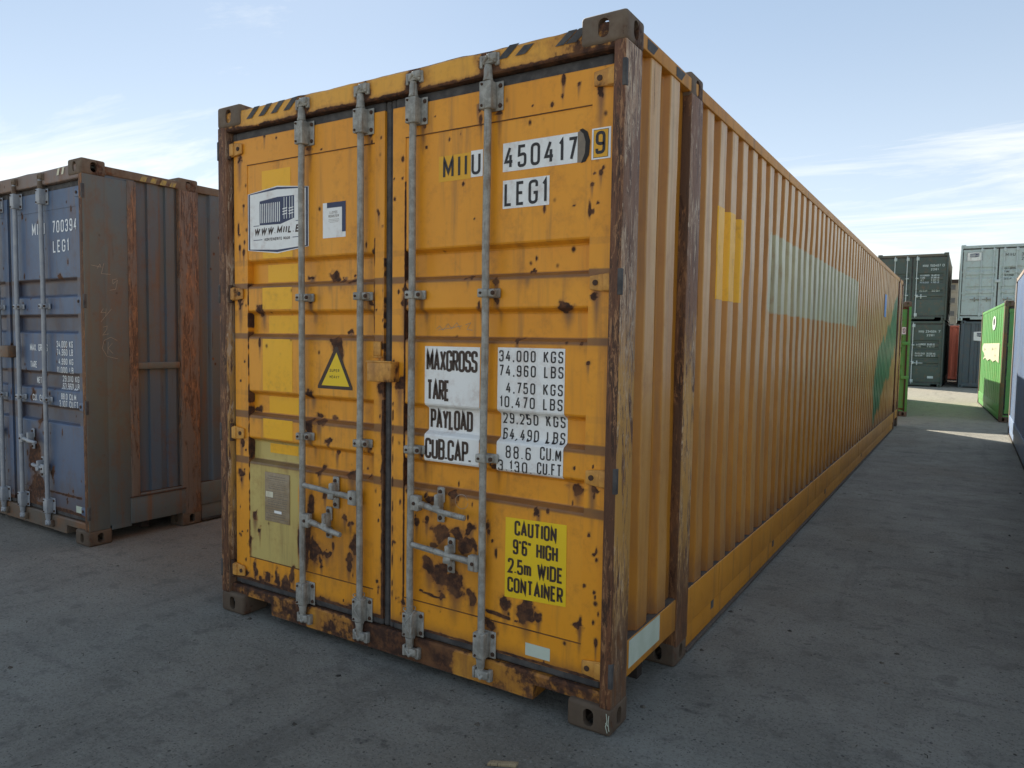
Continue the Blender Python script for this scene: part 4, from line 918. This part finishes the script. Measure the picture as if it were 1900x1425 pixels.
# pale scuffs on the near bottom casting
def scrib(place, parent, mat, strokes, w, off=.0015, name='chalk_mark'):
    q = MB()
    for i, s_ in enumerate(strokes): ribbon(q, s_, w, False, place, off + i * .0003, .02)
    link(name, q.mesh(name), mat, parent)
scrib(lambda u, v_, o: (u, -.0002 - o, v_), root, M['reflect'], [[(-.018, .10), (-.014, .07), (-.02, .045), (-.012, .02)], [(-.006, .095), (-.009, .06), (-.004, .03)], [(-.02, .06), (-.008, .05)]], .003, name='paint_scuff')
scrib(lambda u, v_, o: (.0002 + o, u, v_), root, M['chalk_sheen'], [[(.06, 1.78), (.09, 1.83), (.13, 1.82), (.14, 1.76), (.11, 1.68), (.07, 1.62), (.10, 1.63), (.14, 1.55), (.16, 1.49)]], .0028)
scrib(lambda u, v_, o: P(u, v_, o), DR, M['chalk_sheen'], [[(-.97, 1.66), (-.95, 1.675), (-.93, 1.655), (-.90, 1.685), (-.88, 1.66), (-.85, 1.69), (-.83, 1.66)], [(-.96, 1.655), (-.82, 1.675)], [(-.80, 1.68), (-.77, 1.69), (-.79, 1.66), (-.76, 1.655)]], .0022)
circ = [(-.785 + .036 * math.cos(a), .865 + .033 * math.sin(a)) for a in np.linspace(.3, 6.3, 22)]
scrib(P, DR, M['chalk_sheen'], [circ], .002)

# ------------------------------------------------------------------ blue container on the left
b_alt = None
def b_rust(x, z):
    r4 = random.Random(9); bl = [(r4.uniform(-2.3, -.1), r4.uniform(.22, 2.6), r4.uniform(.005, .02), r4.uniform(.008, .03)) for _ in range(60)]
    bl += [(-.30, 2.15, .010, .03), (-.42, 2.05, .03, .03), (-.80, .93, .05, .08), (-.90, 1.10, .035, .05), (-.9, .62, .10, .16), (-.85, .35, .13, .10), (-.6, .5, .02, .05), (-1.0, .25, .12, .06)]
    return field(x, z, bl, [((-2.4, .215), (-.07, .215), .02), ((-1.0, .33), (-.16, .35), .008), ((-.067, .2), (-.067, 2.7), .008)])
def b_tone(x, z, sy):  # darker in recesses, on their top slopes and low down; rust blotch too
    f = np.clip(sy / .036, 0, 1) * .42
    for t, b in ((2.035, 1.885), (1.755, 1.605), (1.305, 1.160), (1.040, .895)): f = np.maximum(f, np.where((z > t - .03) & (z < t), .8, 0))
    f = np.maximum(f, np.clip(.55 - (z - .2) * 1.3, 0, .5)); f = np.maximum(f, np.clip(1 - np.hypot((x + .88) / .22, (z - .62) / .35), 0, 1) * .9)
    return f
bay = [(.16, .004), (.40, .004), (.408, .030), (.504, .034), (.512, .016), (.60, .016), (.608, .034), (.655, .034), (.663, .016), (.735, .016), (.772, .034)]
B = dict(L=13.716, W=2.5, H=2.896, lod=1, posts40=True, step=.015, first_bay=bay, wall_step=.3,
         mats=dict(door='b_door', leaf='b_door', side='b_side', rail='b_plate', trail='cast', head='b_head', sill='b_sill', pf='peel_brown', ps='b_plate', pf2='b_post', ps2='b_post', cast='cast', cast_low='cast_low', rod='b_rod', cam='cast', gasket='gasket', under='under', roof='b_plate', end='b_side', hinge='b_door', ledge='bolt', lip='under'),
         door_rust=(b_rust, b_tone, lambda x, z: 0 * x),
         rods=[(-1.81, 0, (1, .60, .30, .165, -.03)), (-1.395, 0, (-1, .76, .36, .175, .03)), (-1.055, 1, (1, .745, .31, .155, -.01)), (-.625, 1, (-1, .53, .16, .10, .03))])
R2 = build_container('shipping_container', 'weathered blue container with number 700394 standing at the left edge', None, (-4.3673, .2106, 0), -.0116, B)
P2 = R2['place']; D2 = R2['doors'][1]; T = M['b_text']
text(P2, D2, T, [('MIIU', -.845, -.640, 2.379, 2.474, .0125, .34), ('700394', -.518, -.146, 2.381, 2.474, .0125, .34), ('LEG1', -.515, -.276, 2.231, 2.325, .0125, .34),
   ('MAX. GROSS', -.928, -.640, 1.464, 1.519, .0072, .2), ('TARE', -.929, -.82, 1.328, 1.381, .0072, .2), ('NET', -.905, -.825, 1.200, 1.252, .0072, .2), ('CU. CAP.', -.905, -.67, 1.062, 1.113, .0072, .2),
   ('34,000 KG', -.494, -.247, 1.499, 1.549, .0065, .22), ('74,960 LB', -.494, -.247, 1.437, 1.487, .0065, .22), ('4,990 KG', -.469, -.247, 1.367, 1.414, .0065, .22), ('11,000 LB', -.498, -.247, 1.300, 1.348, .0065, .22),
   ('29,010 KG', -.486, -.236, 1.231, 1.279, .0065, .22), ('63,960 LB', -.486, -.236, 1.172, 1.220, .0065, .22), ('88.0 CU.M', -.441, -.215, 1.096, 1.143, .0065, .22), ('3,107 CU.FT', -.471, -.186, 1.036, 1.087, .0065, .22)])
sheet('reflective_label', P2, -.246, -.118, .230, .282, M['reflect'], D2)
q = MB(); q.box((-1.318, -.030, 1.402), (-1.165, YD + .002, 1.500)); link('lock_box', q.mesh('lock_box', .008), M['b_sill'], D2)
rt2 = R2['root']
boxobj('side_plate', (-.10, .160, .135), (-.0015, .335, 2.78), M['b_plate'], rt2, .004)
boxobj('side_rib', (-.03, .333, .33), (.003, .405, 2.79), M['b_post'], rt2, .006)
boxobj('side_bar', (-.03, .407, 1.335), (-.003, .76, 1.388), M['b_plate'], rt2, .004)
boxobj('rub_rail', (-.02, .325, .118), (.004, .79, .322), M['b_plate'], rt2, .003)
boxobj('rub_rail_lip', (-.02, .322, .322), (.010, .795, .332), M['bolt'], rt2, .002)
boxobj('side_foot', (-.06, .178, .10), (-.002, .33, .20), M['b_plate'], rt2, .003)
sp2 = lambda u, v_, o: (.004 + o, u, v_); sp3 = lambda u, v_, o: (-.0012 + o, u, v_)
for k in range(4):
    y = .44 + k * .082; poly('hazard_stripe', lambda u, v_, o: (-.004 + o, u, v_), [(y, 2.803), (y + .045, 2.803), (y + .065, 2.845), (y + .02, 2.845)], M['b_mark'], rt2, .0012)
for x in (-.30, -.37): poly('hazard_stripe', lambda u, v_, o: (u, .0098 - o, v_), [(x, 2.80), (x + .03, 2.80), (x + .05, 2.85), (x + .02, 2.85)], M['cream'], R2['header'], .0050)
scrib(sp3, rt2, M['chalk_sheen'], [[(.055, 2.118), (.13, 2.108), (.12, 2.13), (.10, 2.095)], [(.15, 2.14), (.13, 2.06), (.20, 2.06)], [(.245, 2.03), (.21, 2.02), (.215, 1.99), (.25, 2.02), (.235, 1.95), (.19, 1.94)],
    [(.14, 1.80), (.12, 1.77), (.16, 1.77)], [(.16, 1.80), (.155, 1.74)], [(.20, 1.80), (.12, 1.70)], [(.135, 1.66), (.165, 1.67), (.16, 1.64), (.13, 1.60), (.175, 1.61)],
    [(.24, 1.56), (.19, 1.585), (.14, 1.56), (.125, 1.50), (.16, 1.44), (.24, 1.42)], [(.17, 1.55), (.165, 1.46)], [(.20, 1.54), (.168, 1.50), (.205, 1.46)]], .0028)

# ------------------------------------------------------------------ containers further off
STD = (.036, .278, .072, .068)
def K20(**k):
    d = dict(L=6.058, W=2.438, H=2.591, lod=0, posts40=False, corr=STD, rods=[(-1.81, 0, 0), (-1.395, 0, 0), (-1.062, 1, 0), (-.645, 1, 0)],
             mats=dict(door='dg', leaf='dg', side='dg', rail='dg', trail='dg', head='dg', sill='dg', pf='dg', ps='dg', pf2='dg', ps2='dg', cast='dg', cast_low='dg', rod='lrod', cam='lrod', gasket='gasket', under='under', roof='dg', end='dg', hinge='dg', ledge='dg', lip='under'))
    mm = dict(d['mats']); mm.update({a: v for a, v in k.pop('mats', {}).items()}); 
    allm = k.pop('all', None)
    if allm: mm.update({a: allm for a in ('door', 'leaf', 'side', 'rail', 'trail', 'head', 'sill', 'pf', 'ps', 'pf2', 'ps2', 'cast', 'cast_low', 'roof', 'end', 'hinge', 'ledge')}); mm.update(k.pop('mats2', {}))
    d.update(k); d['mats'] = mm; return d
GA = 'containers stacked at the far end of the lane'
RD = [(-1.82, 0, 0), (-1.39, 0, 0), (-1.05, 1, (1, 1.03, .36, .16))]
REC3 = ((1.95, 1.85), (1.40, 1.30), (1.0, .90), (.62, .54))
low = build_container('shipping_container', 'lower dark green container of the far stack, number 234594 on its door', GA, (.29, 29.9, 0), -.01, K20(rods=RD, rods_abs=True))
up = build_container('shipping_container', 'upper dark green container of the far stack, number 150407 on its door', GA, (.32, 29.88, 2.593), .0, K20(rods=RD, rods_abs=True, mats=dict(side='dg_roof', head='dg_roof')))
def rows(R, spec): text(R['place'], R['doors'][1], M['lrod'], spec, .004, maxseg=.2)
rows(up, [('MIIU 150407', -.86, -.26, 2.06, 2.155, .016, .25), ('0', -.20, -.13, 2.06, 2.155, .016), ('2261', -.58, -.33, 1.92, 2.00, .016, .25), ('MAX.GROSS', -.93, -.62, 1.70, 1.765, .012, .15), ('TARE', -.93, -.76, 1.61, 1.675, .012, .15), ('NET', -.93, -.80, 1.52, 1.585, .012, .15), ('PAYLOAD', -.93, -.64, 1.43, 1.495, .012, .15),
         ('30,480 KG', -.56, -.29, 1.70, 1.765, .012, .15), ('67,200 LB', -.56, -.29, 1.61, 1.675, .012, .15), ('2,160 KG', -.56, -.29, 1.52, 1.585, .012, .15), ('4,760 LB', -.56, -.29, 1.43, 1.495, .012, .15), ('CU.CAP.', -.93, -.65, 1.10, 1.17, .012, .15), ('33.2 CU.M', -.52, -.25, 1.10, 1.17, .012, .15)])
rows(low, [('MIIU 234594', -.86, -.26, 2.11, 2.205, .016, .25), ('7', -.20, -.13, 2.11, 2.205, .016), ('2261', -.58, -.33, 1.97, 2.05, .016, .25), ('MAX.GROSS', -.93, -.60, 1.62, 1.69, .012, .15), ('TARE', -.93, -.76, 1.54, 1.60, .012, .15), ('30,480 KG', -.56, -.30, 1.62, 1.69, .012, .15), ('2,160 KG', -.56, -.30, 1.54, 1.60, .012, .15),
          ('PAYLOAD', -.95, -.62, 1.26, 1.33, .012, .15), ('CU.CAP.', -.95, -.68, 1.18, 1.24, .012, .15), ('28,320 KG', -.56, -.26, 1.26, 1.33, .012, .15), ('33.2 CU.M', -.56, -.26, 1.18, 1.24, .012, .15)])
sheet('reflective_label', low['place'], -.50, -.30, .33, .42, M['lrod'], low['doors'][1], .004)
slate = build_container('shipping_container', 'slate grey container with hexagon sticker, at the bottom of the far stack', GA, (.696, 30.47 + 6.058, 0), math.pi + .02, K20(all='slate', doors=False))
hexlogo(lambda u, v_, o: (u, 6.058 - .012 + o, v_), slate['end'], -.96, -.42, 2.19, 1.80, 1, False)
lg = build_container('shipping_container', 'pale grey green container stacked on top of the slate one', GA, (.696 + 2.438, 30.47, 2.593), .02, K20(all='lg', H=2.896, mats2=dict(head='lg'), rods=[(-1.80, 0, (-1, .80, .30, .15)), (-1.40, 0, (-1, .80, .30, .15)), (-1.06, 1, (1, .80, .30, .15)), (-.66, 1, (1, .8, .30, .15))]))
for o in lg['root'].children_recursive:
    if o.name.startswith(('locking_rod', 'rod_', 'handle')): o.data.materials[0] = M['lrod'] if 'rod' in o.name else M['galv']
hexlogo(lg['place'], lg['doors'][0], -2.24, -1.72, 2.62, 2.26, 1, False)
text(lg['place'], lg['doors'][1], M['black'], [('MIIU', -1.0, -.70, 2.42, 2.53, .016, .25), ('300', -.50, -.25, 2.42, 2.53, .016, .25), ('25G1', -.50, -.2, 2.26, 2.37, .016, .25), ('MAX.GROSS', -1.03, -.62, 1.93, 2.0, .012, .15), ('TARE', -1.03, -.85, 1.80, 1.87, .012, .15), ('PAYLOAD', -1.03, -.72, 1.67, 1.74, .012, .15), ('CU.CAP.', -1.03, -.76, 1.54, 1.61, .012, .15)], .004, maxseg=.2)
q = MB(); q.box((-1.30, -.02, 1.44), (-1.12, YD, 1.55)); link('lock_box', q.mesh('lock_box', .01), M['lrod'], lg['doors'][1])
red = build_container('shipping_container', 'red container seen through the gap between the two far stacks', GA, (-.9, 37.2 + 6.058, 0), math.pi, K20(all='red', doors=False))
gl = build_container('shipping_container', 'green container end with rusty corner castings just behind the yellow one', None, (.02, 15.93, 0), .072,
    K20(all='green', mats2=dict(cast='cast', cast_low='cast', pf='green', ps='gframe', gasket='peel_brown', head='gframe')))
for z in (.85, 1.62): boxobj('hinge_bar', (-.16, -.010, z), (.004, .03, z + .07), M['green'], gl['root'])
boxobj('door_gap', (-.085, -.002, .13), (-.052, .012, 2.46), M['bolt'], gl['root'], .002)
sheet('number_panel', gl['place'], -.175, -.092, 1.86, 2.02, M['white'], gl['doors'][1], .012); text(gl['place'], gl['doors'][1], M['black'], [('0', -.155, -.11, 1.89, 1.99, .012)], .015)
c_, s_ = math.cos(.0562), math.sin(.0562)
grn = build_container('shipping_container', 'bright green sunlit container with a torn cream panel on its side', None, (1.749 + 2.438 * c_, 15.97 + 2.438 * s_, 0), .0562,
    K20(all='green', corr=(.040, .46, .37, .03), mats2=dict(cast='cast', cast_low='cast_low', pf='gframe', ps='gframe', head='gframe')))
ws = lambda u, v_, o: (-2.438 - .001 - o, u, v_)
def rag(y0, y1, z0, z1, n, amp, seed):
    r5 = random.Random(seed); return [(y0, z1), (y1, z1)] + [(y1 + r5.uniform(-amp, amp), z1 - (z1 - z0) * k / n) for k in range(1, n)] + [(y1, z0)] + [(y1 - (y1 - y0) * k / 6, z0 + (r5.uniform(0, .08) if k % 2 else 0)) for k in range(1, 6)] + [(y0, z0)]
poly('side_panel_sticker', ws, rag(.66, 4.9, 1.25, 1.69, 5, .35, 2), M['cream'], grn['root'], .002)
q = MB()
for a, b in ((1.35, 1.52), (2.05, 1.52), (1.35, 1.36), (4.2, 1.5), (4.3, 1.33)): write(q, '11' if a < 2 else '4E', a, a + .35, b, b + .07, .02, lambda u, v_, o: ws(4.0 - u if False else u, v_, o), .3, 0, 1, .004)
link('lettering', q.mesh('lettering'), M['black'], grn['root'])
oval = [(2.2 + .42 * math.cos(a), 2.17 + .17 * math.sin(a)) for a in np.linspace(0, 2 * math.pi, 21)[:-1]]; poly('sticker', ws, oval, M['white'], grn['root'], .002)
oval = [(2.2 + .2 * math.cos(a), 2.2 + .09 * math.sin(a)) for a in np.linspace(0, 2 * math.pi, 17)[:-1]]; poly('sticker', ws, oval, M['black'], grn['root'], .004)
cob = build_container('shipping_container', 'cobalt blue container side running off the right edge of the picture', None, (1.83 + 2.438, 13.76 - 12.192, 0), 0,
    K20(all='cob', L=12.192, H=2.896, doors=False, mats2=dict(pf='cobframe', ps='cobframe', cast='cast', cast_low='cast_low', trail='cobframe', rail='cob')))

# ------------------------------------------------------------------ building far behind
bd = bpy.data.objects.new('concrete_building', None); S.collection.objects.link(bd); bd.location = (-4, 180, 0); bd['label'] = 'pale concrete block with dark window bands beyond the container stacks'; bd['category'] = 'building'
boxobj('wall', (-9, 0, 0), (9, 14, 15.0), M['concrete'], bd, 0); boxobj('roof', (-9.4, -.5, 15.0), (9.4, 14.4, 15.75), M['under'], bd, 0)
for f in range(5):
    boxobj('cornice', (-9.1, -.12, 1.9 + f * 2.8), (9.1, -.002, 2.15 + f * 2.8), M['concrete'], bd, 0)
wm_ = MB(); wm_.box((0, -.06, 0), (1.7, .02, 1.05)); wme = wm_.mesh('window'); wme.materials.append(M['glass'])
for f in range(5):
    for k in range(8):
        o = bpy.data.objects.new('window', wme); S.collection.objects.link(o); o.parent = bd; o.location = (-8.8 + k * 2.25, 0, 2.4 + f * 2.8)

# ------------------------------------------------------------------ litter and grit
r6 = random.Random(21); q = MB()
def shard(q, x, y, s, z=0):
    h = s * r6.uniform(.35, .7); a0 = r6.uniform(0, 6.28); n = 5
    base = [(x + s * r6.uniform(.6, 1.1) * math.cos(a0 + k * 6.283 / n), y + s * r6.uniform(.6, 1.1) * math.sin(a0 + k * 6.283 / n), z - .0005) for k in range(n)]
    q.add(base + [(x + r6.uniform(-.3, .3) * s, y + r6.uniform(-.3, .3) * s, z + h)], [(k, (k + 1) % n, n) for k in range(n)])
for _ in range(9000):
    d = r6.random() ** 1.7 * 9; a = r6.uniform(-.35, 1.65) ; x = CAM_POS[0] - math.sin(a) * d * 1.1 + r6.uniform(-.6, .6); y = CAM_POS[1] + math.cos(a) * d + r6.uniform(-.6, .6)
    if (-2.5 < x < 0 and y > .1) or (x < -4.37 and y > .3): continue
    shard(q, x, y, r6.choice([.0015, .002, .002, .003, .004]) * r6.uniform(.7, 1.4))
link('gravel', q.mesh('gravel'), plain('grit', (.13, .128, .12), (.24, .235, .22), .9, 3), None, kind='stuff')
q = MB()
for _ in range(420):
    d = .8 + r6.random() ** 1.2 * 9; a = r6.uniform(-.35, 1.5); x = CAM_POS[0] - math.sin(a) * d * 1.1; y = CAM_POS[1] + math.cos(a) * d
    if (-2.5 < x < 0 and y > .05) or (x < -4.37 and y > .2): continue
    if r6.random() < .45: shard(q, x, y, r6.choice([r6.uniform(.005, .010), r6.uniform(.010, .022)]))
    else:
        L_ = r6.uniform(.012, .05); t = r6.uniform(0, 3.14); q.tube([(x, y, .003), (x + L_ * .5 * math.cos(t), y + L_ * .5 * math.sin(t), .006), (x + L_ * math.cos(t + .3), y + L_ * math.sin(t + .3), .003)], r6.uniform(.001, .0022), 4)
link('debris', q.mesh('debris'), plain('dead_twigs', (.035, .03, .025), (.14, .12, .095), .9, 4), None, kind='stuff')
q = MB(); q.prism([(-.06, 0), (.05, -.004), (.06, .02), (-.045, .022)], -.006, .006); me = q.mesh('wood_chip', .002)
for v_ in me.vertices: v_.co = Vector((v_.co.x, v_.co.z - .01, v_.co.y + .007))
o = link('wood_chip', me, M['wood'], None, label='pale splintered wood offcut on the ground at the bottom edge', category='wood chip'); o.location = (-.262, -.397, 0); o.rotation_euler = (0, 0, .5)
